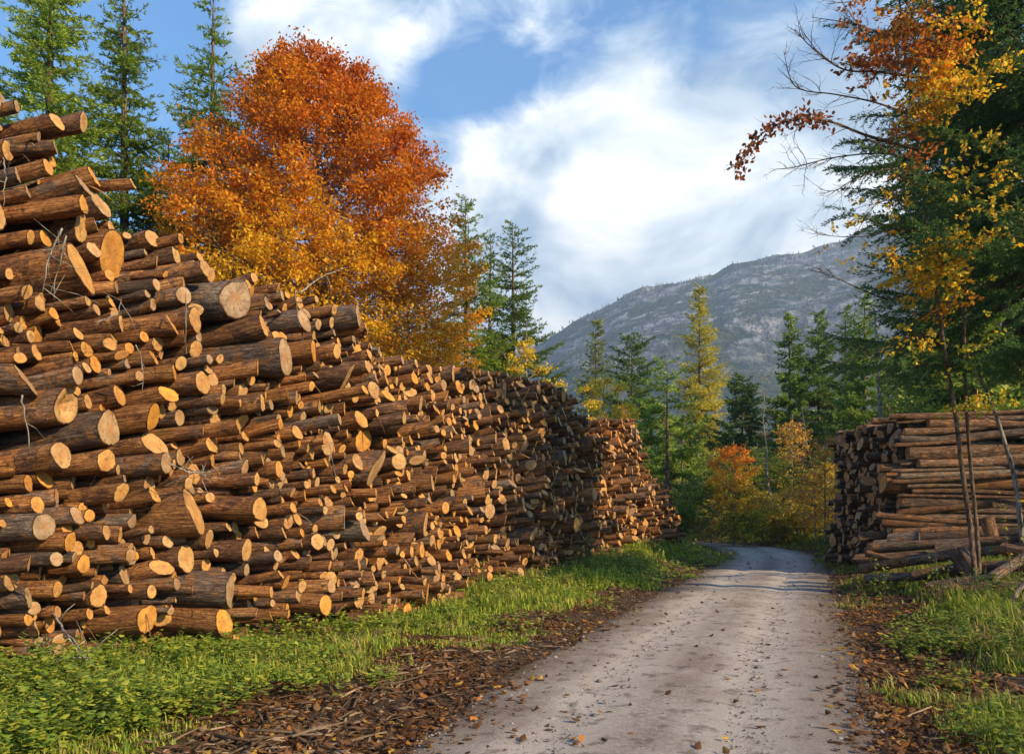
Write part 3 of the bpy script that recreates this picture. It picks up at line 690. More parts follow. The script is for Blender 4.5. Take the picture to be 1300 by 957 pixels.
# three big spruces behind the pile at the left, and those right of the beech
LG = [(.22, .34, .04), (.30, .42, .05), (.15, .24, .04), (.38, .48, .06)]
spruce('tall bright green spruce at the far left behind the log crest', 62, 20.5, ht(-150, 20.5), 2.35, 1, 'spruces behind the left woodpile', greens=LG, droop=.34, z0=.1, tl=.13, dens=1.5, step=.25)
spruce('tall green spruce second from the left edge', 158, 22, ht(-45, 22), 2.25, 2, 'spruces behind the left woodpile', greens=LG[:3], droop=.34, z0=.1, step=.26, dens=1.4)
spruce('slim topped open spruce standing left of the orange beech', 268, 23.5, ht(-2, 23.5), 3.5, 3, 'spruces behind the left woodpile', droop=.26, z0=.1, step=.34, power=.9, dens=1.2, ragged=.3, greens=LG[:3])
spruce('green spruce directly right of the orange beech', 592, 27, ht(272, 27), 2.0, 4, 'spruces behind the left woodpile', greens=LG[:3], step=.3, droop=.15, upturn=.6, power=.7)
spruce('pointed dark spruce alone above the log crest', 652, 30, ht(298, 30), 2.6, 5, 'spruces behind the left woodpile', step=.3, droop=.16, upturn=.6, power=.75, dens=1.1)
spruce('thin sparse young spruce between two fuller ones', 621, 30, ht(318, 30), 1.0, 6, 'spruces behind the left woodpile', step=.45, per=4, droop=.1, ragged=.35)
spruce('green spruce filling the gap behind the beech crown', 330, 27, ht(210, 27), 3.0, 7, 'spruces behind the left woodpile')
spruce('green spruce behind the lower right of the beech', 520, 29, ht(330, 29), 2.6, 8, 'spruces behind the left woodpile', greens=LG[:3])
spruce('short spruce hidden low between the left spruces', 215, 25, ht(190, 25), 2.6, 9, 'spruces behind the left woodpile', greens=GREENS)
spruce('spruce with top cut by the left picture edge', -30, 22, ht(60, 22), 2.6, 10, 'spruces behind the left woodpile', greens=LG[:3])

# ------------------------------------------------------------ broadleaf trees
def broadleaf(name, label, cat, base, h, R, seed, zc0, n_limb, leaf, cols_fn, nleaf, trunk_r, trunkmat, env=None, sub=9, spread=.22, bare_frac=.06, fold=0, lean=(0, 0), group=None, twig_r=.006, trunks=1, even=False):
    rg = np.random.default_rng(seed); wood = MB(); lf = MB(); pts_all = []
    env = env or (lambda f: math.sin(PI * min(1, (f * .93 + .07)) ** .75) ** .7)
    for tk in range(trunks):
        zz = np.linspace(0, h * .96, 16); wob = np.cumsum(rg.normal(0, .035 * h / 13, (16, 2)), 0) * (.3 if even else .8); wob[0] = 0
        o = np.array([tk * .25, tk * .1]) if tk else np.zeros(2)
        T = np.stack([wob[:, 0] + lean[0] * (zz / h) ** 1.3 + o[0] * (1 + zz * .15), wob[:, 1] + lean[1] * (zz / h) ** 1.3 + o[1] * (1 + zz * .15), zz - .2 * (zz == 0)], 1)
        tube(wood, T, trunk_r * (1 - zz / h) ** .8 + .008, 10)
        for i in range(n_limb):
            f = (i + rg.random()) / n_limb; zs = zc0 + (h * .93 - zc0) * f
            Re = R * env(f) * (rg.uniform(.55, 1.0) if even else rg.uniform(.8, 1.12))
            az = i * 2.4 + rg.normal(0, .35); st = np.array([np.interp(zs * .94, zz, T[:, k]) for k in range(3)])
            rise = Re * (rg.uniform(.1, .5) if even else rg.uniform(.25, .75)) * (.5 + f)
            n = 8; t = np.linspace(0, 1, n); cur = rg.normal(0, .13) * Re
            ca, sa = math.cos(az), math.sin(az)
            p = np.stack([st[0] + Re * t * ca - cur * t * t * sa, st[1] + Re * t * sa + cur * t * t * ca, st[2] + rise * (t ** .9) + rg.normal(0, .03, n) * Re * t], 1)
            r0 = max(.012, trunk_r * (1 - zs / h) ** .8 * .5)
            tube(wood, p, np.linspace(r0, .008, n), 5, cap=False)
            for j in range(sub):
                tf = rg.uniform(.18, 1.0); s0 = np.array([np.interp(tf, t, p[:, k]) for k in range(3)])
                d = norm(np.array([ca, sa, .35]) + rg.normal(0, .7, 3) * [1, 1, .6]); l = Re * rg.uniform(.22, .5) * (1.15 - .5 * tf) + .15
                u = np.linspace(0, 1, 5); q = s0 + np.outer(u * l, d) + np.cumsum(rg.normal(0, .035 * l, (5, 3)), 0); q[0] = s0
                tube(wood, q, np.linspace(max(twig_r * 1.6, r0 * .3), twig_r * .6, 5), 3, cap=False)
                if rg.random() < bare_frac: continue
                for _ in range(4):
                    t2 = rg.uniform(.2, 1); a0 = np.array([np.interp(t2, u, q[:, k]) for k in range(3)]); d2 = norm(d + rg.normal(0, .7, 3) * [1, 1, .5]); l2 = l * rg.uniform(.3, .6)
                    pts_all.append((a0, a0 + d2 * l2, l2)); tube(wood, np.stack([a0, a0 + d2 * l2]), [twig_r, twig_r * .5], 3, cap=False)
                pts_all.append((s0 + (q[-1] - s0) * .3, q[-1], l))
    if even:        # fine sprays filling the dome right out to its rounded edge
        for _ in range(3300):
            z = zc0 + (h - zc0) * rg.random() ** 1.15; f = (z - zc0) / (h - zc0); az = rg.uniform(0, 2 * PI); rd = R * env(f) * (1 + .10 * math.sin(3 * az + z)) * math.sqrt(rg.uniform(.12, 1.0))
            if fbm(az * 1.5 + z * .35, z * .8, 2, 19) > .17 and rg.random() < .75: continue
            c0 = np.array([rd * math.cos(az), rd * math.sin(az), z]); d = norm(np.array([math.cos(az), math.sin(az), .35]) + rg.normal(0, .35, 3)); a = c0 - d * rg.uniform(.3, .7); b = c0 + d * rg.uniform(.1, .35)
            tube(wood, np.stack([a, (a + b) / 2 + rg.normal(0, .03, 3), b]), [.009, .006, .002], 3, cap=False); pts_all.append((a, b, 2.2))
            for _k in range(2):
                e_ = c0 + norm(d + rg.normal(0, .6, 3) * [1, 1, .4]) * rg.uniform(.25, .5); pts_all.append((c0, e_, 1.6))
    A = np.array([a for a, b, l in pts_all]); B = np.array([b for a, b, l in pts_all]); Ln = np.array([l for *_, l in pts_all])
    idx = rg.choice(len(A), nleaf, p=Ln / Ln.sum()); tt = rg.random((nleaf, 1)) ** .8
    P = A[idx] + (B[idx] - A[idx]) * tt + rg.normal(0, spread * .35, (nleaf, 3)) * [1, 1, .6]
    D = norm((B - A)[idx] / Ln[idx][:, None] * .6 + rg.normal(0, .6, (nleaf, 3)) + [0, 0, -.15]); Wd = norm(np.cross(D, norm(rg.normal(0, .55, (nleaf, 3)) + [0, 0, 1])))
    quads(lf, P, D, Wd, leaf * rg.uniform(.65, 1.25, nleaf), leaf * .62 * rg.uniform(.7, 1.2, nleaf), cols_fn(rg, P), fold)
    e = empty(name, (base[0], base[1], float(ground_z(base[0], base[1])))); tag(e, label, cat, group)
    wood.obj('trunk', trunkmat, e, smooth=True); lf.obj('crown', M['leaf'], e); return e
RUST, ORG, GOLD, YEL, YG, BRN = (.58, .15, .02), (.78, .28, .02), (.88, .48, .03), (.90, .66, .05), (.42, .50, .06), (.26, .11, .04)
def beech_cols(rg, P):
    n = len(P); k = sstep(5.2, 14.6, P[:, 2] + 2.6 * fbm(P[:, 0] * .45, P[:, 2] * .6 + P[:, 1] * .3, 2, 3)) + rg.normal(0, .17, n) + .3 * fbm(P[:, 0] * 1.1, P[:, 2] * 1.3 + P[:, 1], 2, 51)
    k = k + .15 * sstep(1.5, 4, P[:, 0]); c = np.zeros((n, 4)); c[:, 3] = 1
    S_ = np.array([(.95, .60, .03), (.92, .44, .025), (.86, .30, .02), (.76, .23, .02), (.66, .18, .02)]); kk = np.clip(k, 0, .999) * 4; i = kk.astype(int); f = (kk - i)[:, None]
    c[:, :3] = (S_[i] * (1 - f) + S_[np.minimum(i + 1, 4)] * f) * rg.uniform(.7, 1.2, (n, 1)); return c
BX, BY = (396 - CX) / FX * 21, 21.5
broadleaf('beech_tree', 'large round beech with orange and gold leaves behind the left woodpile', 'beech tree', (BX, BY), 13.1, 4.3, 31, 2.0, 110, .10, beech_cols, 250000, .19, M['pale'], sub=9, even=True,
          env=lambda f: np.interp(f, [0, .2, .45, .7, .85, 1], [.92, 1.0, .98, .84, .64, .30]), spread=.30)
def mono(cols, w=None, var=.25): return lambda rg, P: palette(rg, len(P), cols, w, var)
def grad(bot, top, z0, z1):
    def f(rg, P):
        n = len(P); k = np.clip(sstep(z0, z1, P[:, 2]) + rg.normal(0, .2, n), 0, 1)[:, None]; c = np.ones((n, 4)); c[:, :3] = (np.array(bot) * (1 - k) + np.array(top) * k) * rg.uniform(.7, 1.2, (n, 1)); return c
    return f
def bl(name, label, cat, px, d, py_top, R, seed, cols, nleaf=6000, leaf=.10, z0=None, n_limb=22, tr=.05, tm='pale', **kw):
    h = ht(py_top, d); X = (px - CX) / FX * d
    return broadleaf(name, label, cat, (X, d), h, R, seed, h * .3 if z0 is None else z0, n_limb, leaf, cols, nleaf, tr, M[tm], **kw)
bl('maple_tree', 'small maple with flame orange top at the bend of the track', 'maple tree', 932, 36, 552, 1.15, 41, grad((.98, .66, .04), (.95, .27, .02), 2.4, 5.2), 6500, .10, z0=1.6, n_limb=26, tr=.04)
bl('maple_tree', 'yellow leaved maple behind the far crest of the woodpile', 'maple tree', 765, 34, 470, 1.5, 42, mono([YEL, GOLD, YG], [.5, .25, .25]), 9000, .11, z0=1.5)
bl('maple_tree', 'yellow and green maple beneath the lone dark spruce', 'maple tree', 672, 29, 415, 1.5, 43, mono([YEL, YG, GOLD], [.45, .4, .15]), 8500, .10, z0=1.5)
bl('maple_tree', 'small orange maple right of the yellow maple beyond the pile', 'maple tree', 790, 42, 492, 1.2, 44, mono([ORG, GOLD, YG], [.35, .4, .25]), 4500, .11, z0=2)
bl('maple_tree', 'golden young maple low beside the bend', 'maple tree', 1035, 36, 600, 1.3, 45, mono([YEL, GOLD, YG], [.45, .35, .2]), 3800, .09, z0=.4, tr=.03)
bl('maple_tree', 'orange maple with thin leaning branches left of the right pile', 'maple tree', 1048, 33, 545, 1.3, 46, mono([ORG, GOLD, (.6, .13, .03)], [.45, .35, .2]), 2600, .09, z0=.8, tr=.03, bare_frac=.3)
bl('maple_tree', 'dull orange bush maple left of the flame topped maple', 'maple tree', 903, 39, 622, .9, 47, mono([YG, BRN, GOLD], [.4, .2, .4]), 2000, .09, z0=.3, tr=.025)
bl('maple_tree', 'pale yellow shrub in front of the bare birch trunk', 'maple tree', 968, 37, 622, 1.2, 48, mono([YEL, YG, GOLD], [.4, .4, .2]), 3000, .09, z0=.3, tr=.025)
bl('maple_tree', 'small orange sprig of maple high in the dark spruces', 'maple tree', 1004, 40, 528, .8, 49, mono([ORG, GOLD, YEL]), 1300, .10, z0=4.0, tr=.03)
bl('maple_tree', 'bright yellow sapling between the track and the right pile', 'maple tree', 1012, 38, 632, 1.2, 50, mono([YEL, GOLD]), 2600, .09, z0=.2, tr=.025)
bl('hazel_bush', 'green hazel bush in shade behind the end of the woodpile', 'bush', 880, 36, 600, 1.0, 51, mono([YG, (.10, .16, .03)]), 3200, .09, z0=.2, tr=.025)

for k, (px, d, pt_, R_, cc, ww, lab) in enumerate([(884, 44, 560, 1.7, [YG, (.22, .30, .05), YEL], [.5, .3, .2], 'leafy green tree filling the gap past the woodpile end'), (915, 47, 575, 1.5, [YG, YEL, (.2, .3, .05)], [.45, .25, .3], 'yellow green tree behind the flame topped maple'),
        (960, 46, 565, 1.6, [YG, (.2, .3, .05), YEL], [.4, .4, .2], 'pale green tree right of the flame topped maple'), (1000, 43, 580, 1.5, [YG, YEL, GOLD], [.4, .4, .2], 'yellow green tree left of the golden young maple'),
        (945, 36, 650, .9, [YEL, YG, (.2, .3, .05)], [.35, .35, .3], 'low yellow bush under the flame topped maple'), (1058, 37, 590, 1.2, [YEL, GOLD, YG], [.4, .3, .3], 'golden bush beside the far corner of the right pile'), (862, 40, 600, 1.2, [YG, (.2, .3, .05)], None, 'green bush hard against the woodpile end'), (985, 37, 655, .8, [GOLD, YG, (.2, .3, .05)], None, 'small green gold bush at the outer edge of the bend')]):
    bl('leafy_tree', lab, 'broadleaf tree', px, d, pt_, R_, 140 + k, mono(cc, ww), 5200, .10, z0=.3, tr=.035, n_limb=26)

# bare birches
def bare_tree(label, px, d, py_top, seed, r=.06, name='birch_tree'):
    h = ht(py_top, d); rg = np.random.default_rng(seed); X = (px - CX) / FX * d; wood = MB(); tw = MB()
    zz = np.linspace(0, h, 12); T = np.stack([np.cumsum(rg.normal(0, .05, 12)) - zz * .07, np.cumsum(rg.normal(0, .04, 12)), zz - .1], 1); tube(wood, T, r * (1 - zz / h) ** .8 + .01, 8)
    for i in range(46):
        z = rg.uniform(.25, 1) * h; s = np.array([np.interp(z, zz, T[:, k]) for k in range(3)]); az = rg.uniform(0, 6.28); l = rg.uniform(.5, 1.0) * (1.5 - z / h)
        u = np.linspace(0, 1, 5)[:, None]; d_ = np.array([math.cos(az), math.sin(az), rg.uniform(.1, .8)]); p = s + d_ * u * l + np.array([0, 0, -.25]) * l * u ** 2
        tube(tw, p, np.linspace(.014, .005, 5), 3, cap=False)
        for _ in range(5):
            t = rg.random(); a = p[0] + (p[-1] - p[0]) * t; tube(tw, np.stack([a, a + norm(d_ + rg.normal(0, .6, 3)) * l * .4]), [.006, .003], 3, cap=False)
    e = empty(name, (X, d, float(ground_z(X, d)))); tag(e, label, 'birch tree', 'bare birches by the bend'); wood.obj('trunk', M['pale'], e, smooth=True); tw.obj('branches', M['pale'], e)
bare_tree('bare pale birch leaning right of the flame topped maple', 985, 41, 480, 61)
bare_tree('thin bare birch in the spruces above the orange leaning maple', 1043, 42, 520, 62, .045)
bare_tree('slim bare pole birch left of the flame topped maple', 866, 38, 520, 63, .04)

# conifers in the middle distance
LARCH = [(.46, .42, .05), (.56, .48, .06), (.34, .33, .045)]
spruce('tall yellow green larch towering over the forest against the mountain', 888, 62, ht(374, 62), 3.0, 71, name='larch_tree', cat='larch tree', greens=LARCH, z0=.25, step=.42, per=7, tl=.26, tw=.06, dens=.9, droop=.12, ragged=.3, power=.85, upturn=.25, trunk_r=.2, twstep=.17)
spruce('smaller pale larch left of the dark pine', 757, 62, ht(414, 62), 2.6, 72, name='larch_tree', cat='larch tree', greens=[(.24, .27, .06), (.17, .20, .05)], z0=.25, step=.45, per=6, tl=.28, tw=.07, dens=1.0, droop=.3, power=.95, trunk_r=.16, twstep=.24)
spruce('dark flat topped pine with a bare brown trunk', 803, 58, ht(433, 58), 2.7, 73, name='pine_tree', cat='pine tree', greens=GREENS, z0=.52, step=.55, per=6, tl=.26, tw=.07, dens=1.1, droop=-.05, power=.5, trunk_r=.17, twstep=.22)
spruce('young spruce with long upswept arms just past the woodpile', 847, 37, ht(462, 37), 2.9, 74, greens=LG[:3], z0=.12, step=.55, per=5, tl=.16, tw=.05, dens=1.1, droop=.28, upturn=1.1, power=.6)
spruce('dark shaggy spruce against the mountain, leftmost of the right group', 1003, 52, ht(403, 52), 2.7, 75, z0=.08, step=.36, tl=.2, tw=.07, droop=.38, ragged=.3, greens=LG[:3])
spruce('full dark spruce beside the shaggy one', 1040, 54, ht(402, 54), 2.9, 76, z0=.08, step=.33, tl=.2, tw=.07, droop=.3, dens=1.1, greens=[(.14, .24, .05), (.20, .30, .055)])
spruce('green spruce touching the yellow leaves above the right pile', 1097, 46, ht(372, 46), 2.3, 77, z0=.08, step=.33, tl=.18, tw=.05, greens=LG[:3])
spruce('narrow spruce between the full dark one and the right pile', 1074, 50, ht(394, 50), 2.0, 78, z0=.08, step=.36, tl=.18, tw=.05)
spruce('rounded blue green spruce right of the tall larch', 942, 56, ht(480, 56), 2.7, 79, z0=.05, step=.36, tl=.2, tw=.075, power=.6)
# copies of four kinds fill the forest edge
protos = []
for i, (h, R, g) in enumerate([(11, 2.3, GREENS), (9, 2.1, LG), (13, 2.6, LG[:3]), (7, 1.8, [(.26, .33, .05), (.36, .40, .06), (.16, .22, .04)])]):
    w, nd, n = spruce_mesh(h, R, 90 + i, greens=g, z0=.05, step=.42, per=6, tl=.22, tw=.07, dens=.9, droop=.25, twstep=.2, tuft=4)
    protos.append((w.mesh('trunk', M['trunk'], True), nd.mesh('crown', M['needle']), h))
rg = np.random.default_rng(77)
spots = []
for rown, (d, a, b, stp, pyt) in zip(['fourth', 'fifth', 'sixth', 'hindmost', 'third', 'second', 'front'], [(41, 700, 1330, 30, (520, 590)), (47, 720, 1330, 32, (480, 560)), (55, 700, 1330, 32, (500, 545)), (66, 690, 1330, 30, (490, 530)), (32, 1130, 1420, 52, (420, 480)), (28, 1200, 1420, 60, (330, 430)), (24, 1240, 1480, 75, (150, 330))]):
    nth = 0
    px = a
    while px < b:
        q = px + rg.uniform(-12, 12); dd = d + rg.uniform(-2.5, 2.5)
        top = rg.uniform(*pyt)
        if 860 < q < 1060 and dd < 50: top = max(top, 575)
        if q < 1000 and q > 820: top = max(top, rg.uniform(520, 550))
        if q <= 820: top = max(top, 556)
        if 1060 < q < 1130: top = max(top, 500)
        if q > 1130: top = min(top, 440)
        X = (q - CX) / FX * dd
        rdm, _ = road_dist(np.array([X]), np.array([dd]))
        if rdm[0] > 4.0: spots.append((q, dd, top, rown, nth)); nth += 1
        px += stp
for i, (q, dd, top, rown, nth) in enumerate(spots):
    w, c, h0 = protos[i % 4]; hh = ht(top, dd); X = (q - CX) / FX * dd; s = hh / h0
    e = empty('spruce_tree', (X, dd, float(ground_z(X, dd)))); e.scale = (max(s, .75), max(s, .75), s); e.rotation_euler = (0, 0, rg.uniform(0, 6.28))
    where = ('behind the right woodpile' if q > 1060 else ('beyond the far end of the left woodpile' if q < 900 else 'behind the bend of the track'))
    tag(e, f"green spruce in the {rown} row of forest, {ORD[nth] if nth else 'first'} from the left", 'spruce tree', f'spruces {where}')
    for nm, me in (('trunk', w), ('crown', c)):
        o = bpy.data.objects.new(nm, me); COL.objects.link(o); o.parent = e
# far wood below the mountain
def far_wood():
    mb = MB(); g = np.random.default_rng(5); N = 2600
    d = g.uniform(85, 420, N) ; a = g.uniform(-.35, .85, N); X = a * d; Z = ground_z(X, d) - .5
    lim = ht(555 - 30 * sstep(100, 420, d), d); hh = np.clip((lim - Z) * g.uniform(.55, 1, N), 4, 26)
    for k in range(5):          # five ragged tiers of drooping blades
        f = k / 5; m = 9; th = g.uniform(0, 6.28, (N, 1)) + np.arange(m) * 2 * PI / m; R = hh[:, None] * .17 * (1 - f) * g.uniform(.7, 1.25, (N, m)) + .1
        zt = (Z + hh * (.30 + f * .62 + .12))[:, None]; zb = (Z + hh * (.12 + f * .70))[:, None] + g.normal(0, .3, (N, m)); wv = .42
        c0 = np.stack([X[:, None] + 0 * th, d[:, None] + 0 * th, zt + 0 * th], -1)
        c1 = np.stack([X[:, None] + R * np.cos(th - wv), d[:, None] + R * np.sin(th - wv), zb], -1); c2 = np.stack([X[:, None] + R * np.cos(th + wv), d[:, None] + R * np.sin(th + wv), zb + .1], -1)
        v = np.stack([c0, c1, c2], 2).reshape(-1, 3); f_ = np.arange(len(v)).reshape(-1, 3)
        c = np.array([(.04, .075, .022), (.06, .105, .028), (.20, .19, .04), (.30, .17, .03)])[g.choice(4, N, p=[.55, .33, .07, .05])]; c = np.concatenate([c * g.uniform(.7, 1.3, (N, 1)), np.ones((N, 1))], 1)
        mb.add(v, f_, col=np.repeat(c, m * 3, 0))
    tag(mb.obj('far_forest', M['needle']), 'distant green forest below the mountain', 'forest', kind='stuff')
far_wood()

# ------------------------------------------------------------ right foreground trees
spruce('large dark spruce overhanging the right edge in front of the pile', 1325, 13.6, 17.5, 3.55, 81, 'big spruces at the right edge', greens=[(.07, .14, .045), (.10, .19, .055), (.14, .25, .065)], z0=.27, step=.24, per=7, tl=.085, tw=.018, dens=.9, droop=.34, power=.55, twstep=.085, side_len=.36)
spruce('dark spruce behind the slim twin stems on the right', 1235, 27.5, 21.5, 3.6, 82, 'big spruces at the right edge', greens=[(.06, .12, .04), (.09, .17, .05), (.12, .22, .055)], z0=.10, step=.36, per=7, tl=.17, tw=.05, dens=.9, droop=.32, power=.5, twstep=.11)

def right_beech():
    d = 13.2; bx = (1232 - CX) / FX * d; rg = np.random.default_rng(5); wood = MB(); lf = MB(); gz = float(ground_z(bx, d)); O = np.array([bx, d, gz])
    def P(px, py, dd=d): return np.array(at(px, dd, py)) - O
    stems = [[(1238, 735), (1232, 670), (1222, 600), (1212, 520), (1200, 450), (1190, 380), (1176, 280), (1165, 180), (1150, 80), (1140, -20)],
             [(1244, 735), (1240, 670), (1232, 590), (1226, 500), (1224, 420), (1226, 330), (1222, 240), (1226, 120), (1230, -20)]]
    for k, st in enumerate(stems):
        p = np.array([P(x, y, d + k * .2 + .3 * math.sin(i)) for i, (x, y) in enumerate(st)]); tube(wood, catmull(p, 4), np.interp(np.linspace(0, 1, (len(st) - 1) * 4 + 1), [0, 1], [.046 - k * .010, .016]), 8)
    leafspots = []
    def branch(pts, r0, depth=0, twigs=10, reach=.7):
        p = catmull(np.array(pts), 6); tube(wood, p, np.linspace(r0, .004, len(p)), 5, cap=False)
        for i in range(twigs):
            t = rg.uniform(.12, 1); k = int(t * (len(p) - 1)); a = p[k]; dr = norm(p[min(k + 1, len(p) - 1)] - p[max(k - 1, 0)]); dd = norm(dr + rg.normal(0, .55, 3) * [1, .9, .8]); l = reach * rg.uniform(.35, 1) * (1.2 - .6 * t)
            u = np.linspace(0, 1, 5)[:, None]; q = a + dd * u * l + np.cumsum(rg.normal(0, .03 * l, (5, 3)), 0) + np.array([0, 0, .10]) * l * u ** 2
            q[0] = a; tube(wood, q, np.linspace(max(.0035, r0 * .35), .0018, 5), 3, cap=False)
            leafspots.append(q[2]); leafspots.append(q[-1])
            if depth == 0:
                for _ in range(4):
                    b = q[rg.integers(1, 5)]; e = b + norm(dd + rg.normal(0, .55, 3)) * l * rg.uniform(.25, .5); tube(wood, np.stack([b, (b + e) / 2 + rg.normal(0, .01, 3), e]), [.0028, .002, .0012], 3, cap=False)
    LB = [([(1165, 190), (1100, 172), (1055, 155), (1010, 152), (965, 172), (932, 222)], .026, 12, 'tip', 11.9), ([(1172, 100), (1120, 92), (1070, 88), (1030, 60), (1010, 38)], .022, 14, '', 12.4), ([(1170, 205), (1120, 195), (1060, 200), (1010, 212), (985, 215)], .018, 13, '', 12.6),
          ([(1168, 150), (1110, 130), (1060, 120), (1010, 110), (995, 65)], .018, 13, '', 12.8), ([(1160, 30), (1120, 40), (1080, 30), (1030, 22)], .016, 12, '', 12.2), ([(1165, 225), (1130, 215), (1090, 225), (1060, 242), (1040, 240)], .014, 8, '', 12.7), ([(1185, 340), (1140, 378), (1105, 372), (1060, 352), (1040, 345)], .017, 10, '', 12.6),
          ([(1180, 300), (1140, 290), (1100, 300), (1060, 300), (1035, 296)], .012, 6, '', 12.5), ([(1200, 420), (1150, 430), (1110, 450), (1080, 455)], .014, 9, '', 12.9), ([(1160, 20), (1130, -20), (1090, 0), (1050, 5)], .014, 9, '', 12), ([(1160, 120), (1120, 70), (1095, 40), (1060, -10)], .014, 9, '', 12.6),
          ([(1185, 370), (1200, 350), (1215, 320), (1240, 300)], .014, 8, '', 12.9), ([(1165, 230), (1140, 250), (1110, 262), (1085, 300)], .012, 8, '', 12.7)]
    tip = None
    for pts, r0, tw, kind, dd in LB:
        p = [P(x, y, d + (dd - d) * min(1, i * .4)) for i, (x, y) in enumerate(pts)]; branch(p, r0, 0, tw * 2)
        if kind == 'tip': tip = catmull(np.array(p), 6)
    def leaves(px, py, dd, rad, n, cols, w=None, spread=None, leaf=.075):
        c = P(px, py, dd); sc = dd / FX; rx, ry = (rad if isinstance(rad, tuple) else (rad, rad))
        # leaves gather on short sprigs inside the cloud
        K = max(3, n // 9); cen = c + np.stack([rg.normal(0, rx * sc * .5, K), rg.normal(0, .35, K), rg.normal(0, ry * sc * .5, K)], 1)
        dirn = norm(rg.normal(0, 1, (K, 3)) * [1, 1, .4]); 
        for a, b in zip(cen, dirn): tube(wood, np.stack([a - b * .16, a, a + b * .14]), [.003, .0024, .0012], 3, cap=False)
        i = rg.integers(0, K, n); t = rg.uniform(-.15, .15, (n, 1)); pp = cen[i] + dirn[i] * t + rg.normal(0, .018, (n, 3))
        D = norm(dirn[i] * .7 + rg.normal(0, .7, (n, 3)) + [0, 0, -.25]); Wd = norm(np.cross(D, norm(rg.normal(0, .7, (n, 3)) + [0, 0, .8])))
        quads(lf, pp, D, Wd, leaf * rg.uniform(.7, 1.25, n), leaf * .62, palette(rg, n, cols, w), .12)
    n = 330; k = rg.uniform(.42, 1, n); idx = (k * (len(tip) - 1)).astype(int); pp = tip[idx] + rg.normal(0, .07, (n, 3)); D = norm(rg.normal(0, 1, (n, 3)) + [0, 0, -.4])
    quads(lf, pp, D, norm(np.cross(D, rdirs(rg, n))), .085 * rg.uniform(.7, 1.2, n), .052, palette(rg, n, [(.30, .085, .03), (.20, .06, .025), (.36, .14, .04)]), .12)
    O1 = [(.58, .17, .03), (.66, .30, .04), (.36, .12, .03)]; Y1 = [YEL, GOLD, (.45, .42, .05)]
    for a in [(1100, 85, 12.6, (30, 22), 260, O1), (1130, 40, 12.6, (30, 24), 260, O1 + [GOLD]), (1160, 60, 12.4, (34, 30), 520, O1), (1195, 75, 12.2, (34, 28), 560, O1 + [GOLD]), (1175, 110, 12.2, (36, 24), 560, [ORG, GOLD, YEL]), (1205, 125, 12.2, (40, 22), 460, Y1), (1245, 100, 12.0, (36, 18), 240, Y1), (1170, 150, 12.4, (26, 16), 260, Y1 + O1[:1]),
              (1150, 25, 12.5, (38, 22), 330, O1 + Y1), (1085, 20, 12.3, (24, 16), 120, O1), (1085, 75, 12.4, (20, 10), 90, O1[:1] + [(.3, .09, .03)]), (1105, 92, 12.6, (20, 10), 110, [(.3, .09, .03), (.4, .13, .03)]), (1150, 165, 12.6, (26, 14), 160, O1), (1165, 205, 12.6, (16, 10), 110, O1),
              (1185, 330, 12.4, (36, 22), 560, Y1, [.4, .4, .2]), (1165, 350, 12.5, (34, 22), 500, Y1, [.3, .5, .2]), (1215, 315, 12.3, (30, 16), 300, Y1), (1200, 365, 12.4, (30, 20), 360, Y1), (1205, 390, 12.5, (20, 10), 120, [ORG, GOLD]), (1050, 300, 12.6, (16, 6), 34, Y1), (1085, 320, 12.6, (20, 12), 26, Y1), (1130, 320, 12.6, (16, 12), 60, Y1),
              (1170, 430, 12.7, (50, 26), 160, Y1), (1220, 440, 12.5, (40, 40), 160, [YG, YEL]), (1235, 515, 13, (22, 14), 200, [YEL, YG, GOLD]), (1130, 260, 12.6, (30, 30), 60, Y1), (1215, 225, 12.0, (60, 40), 200, Y1), (1255, 270, 11.6, (40, 40), 130, Y1), (1260, 190, 11.5, (40, 40), 90, Y1), (1230, 20, 11.6, (50, 20), 200, Y1)]:
        leaves(*a)
    e = empty('beech_tree', tuple(O)); tag(e, 'young beech with twin thin stems and branches reaching left over the sky', 'beech tree')
    wood.obj('trunk', M['twig'], e, smooth=True); lf.obj('crown', M['leaf'], e)
right_beech()
def stem(label, pts, r, seed):
    (x0, y0, d0) = pts[0]; O = np.array(at(x0, d0, y0)); O[2] = float(ground_z(O[0], O[1])); p = np.array([np.array(at(x, d, y)) - O for x, y, d in pts]); p[0][2] = -.1
    w = MB(); tube(w, catmull(p, 5), np.linspace(r, r * .35, (len(pts) - 1) * 5 + 1), 8); tw = MB(); rg = np.random.default_rng(seed); lf = MB()
    for i in range(26):
        k = rg.integers(1, len(pts)); a = p[k] + (p[k - 1] - p[k]) * rg.random(); d = norm(rg.normal(0, 1, 3) + [0, 0, .4]); l = rg.uniform(.3, .9); tube(tw, np.stack([a, a + d * l * .5 + [0, 0, .03], a + d * l]), [.008, .005, .002], 3, cap=False)
    e = empty('sapling_tree', tuple(O)); tag(e, label, 'sapling'); w.obj('trunk', M['pale'], e, smooth=True); tw.obj('twigs', M['twig'], e)
stem('thin bare leaning sapling right of the twin stems', [(1305, 740, 14), (1290, 620, 14), (1278, 570, 14.1), (1262, 520, 14.2), (1245, 480, 14.2), (1225, 420, 14.3)], .045, 3)
stem('straight grey sapling trunk behind the right pile', [(1121, 720, 27), (1119, 560, 27), (1115, 480, 27), (1111, 400, 27)], .10, 4)

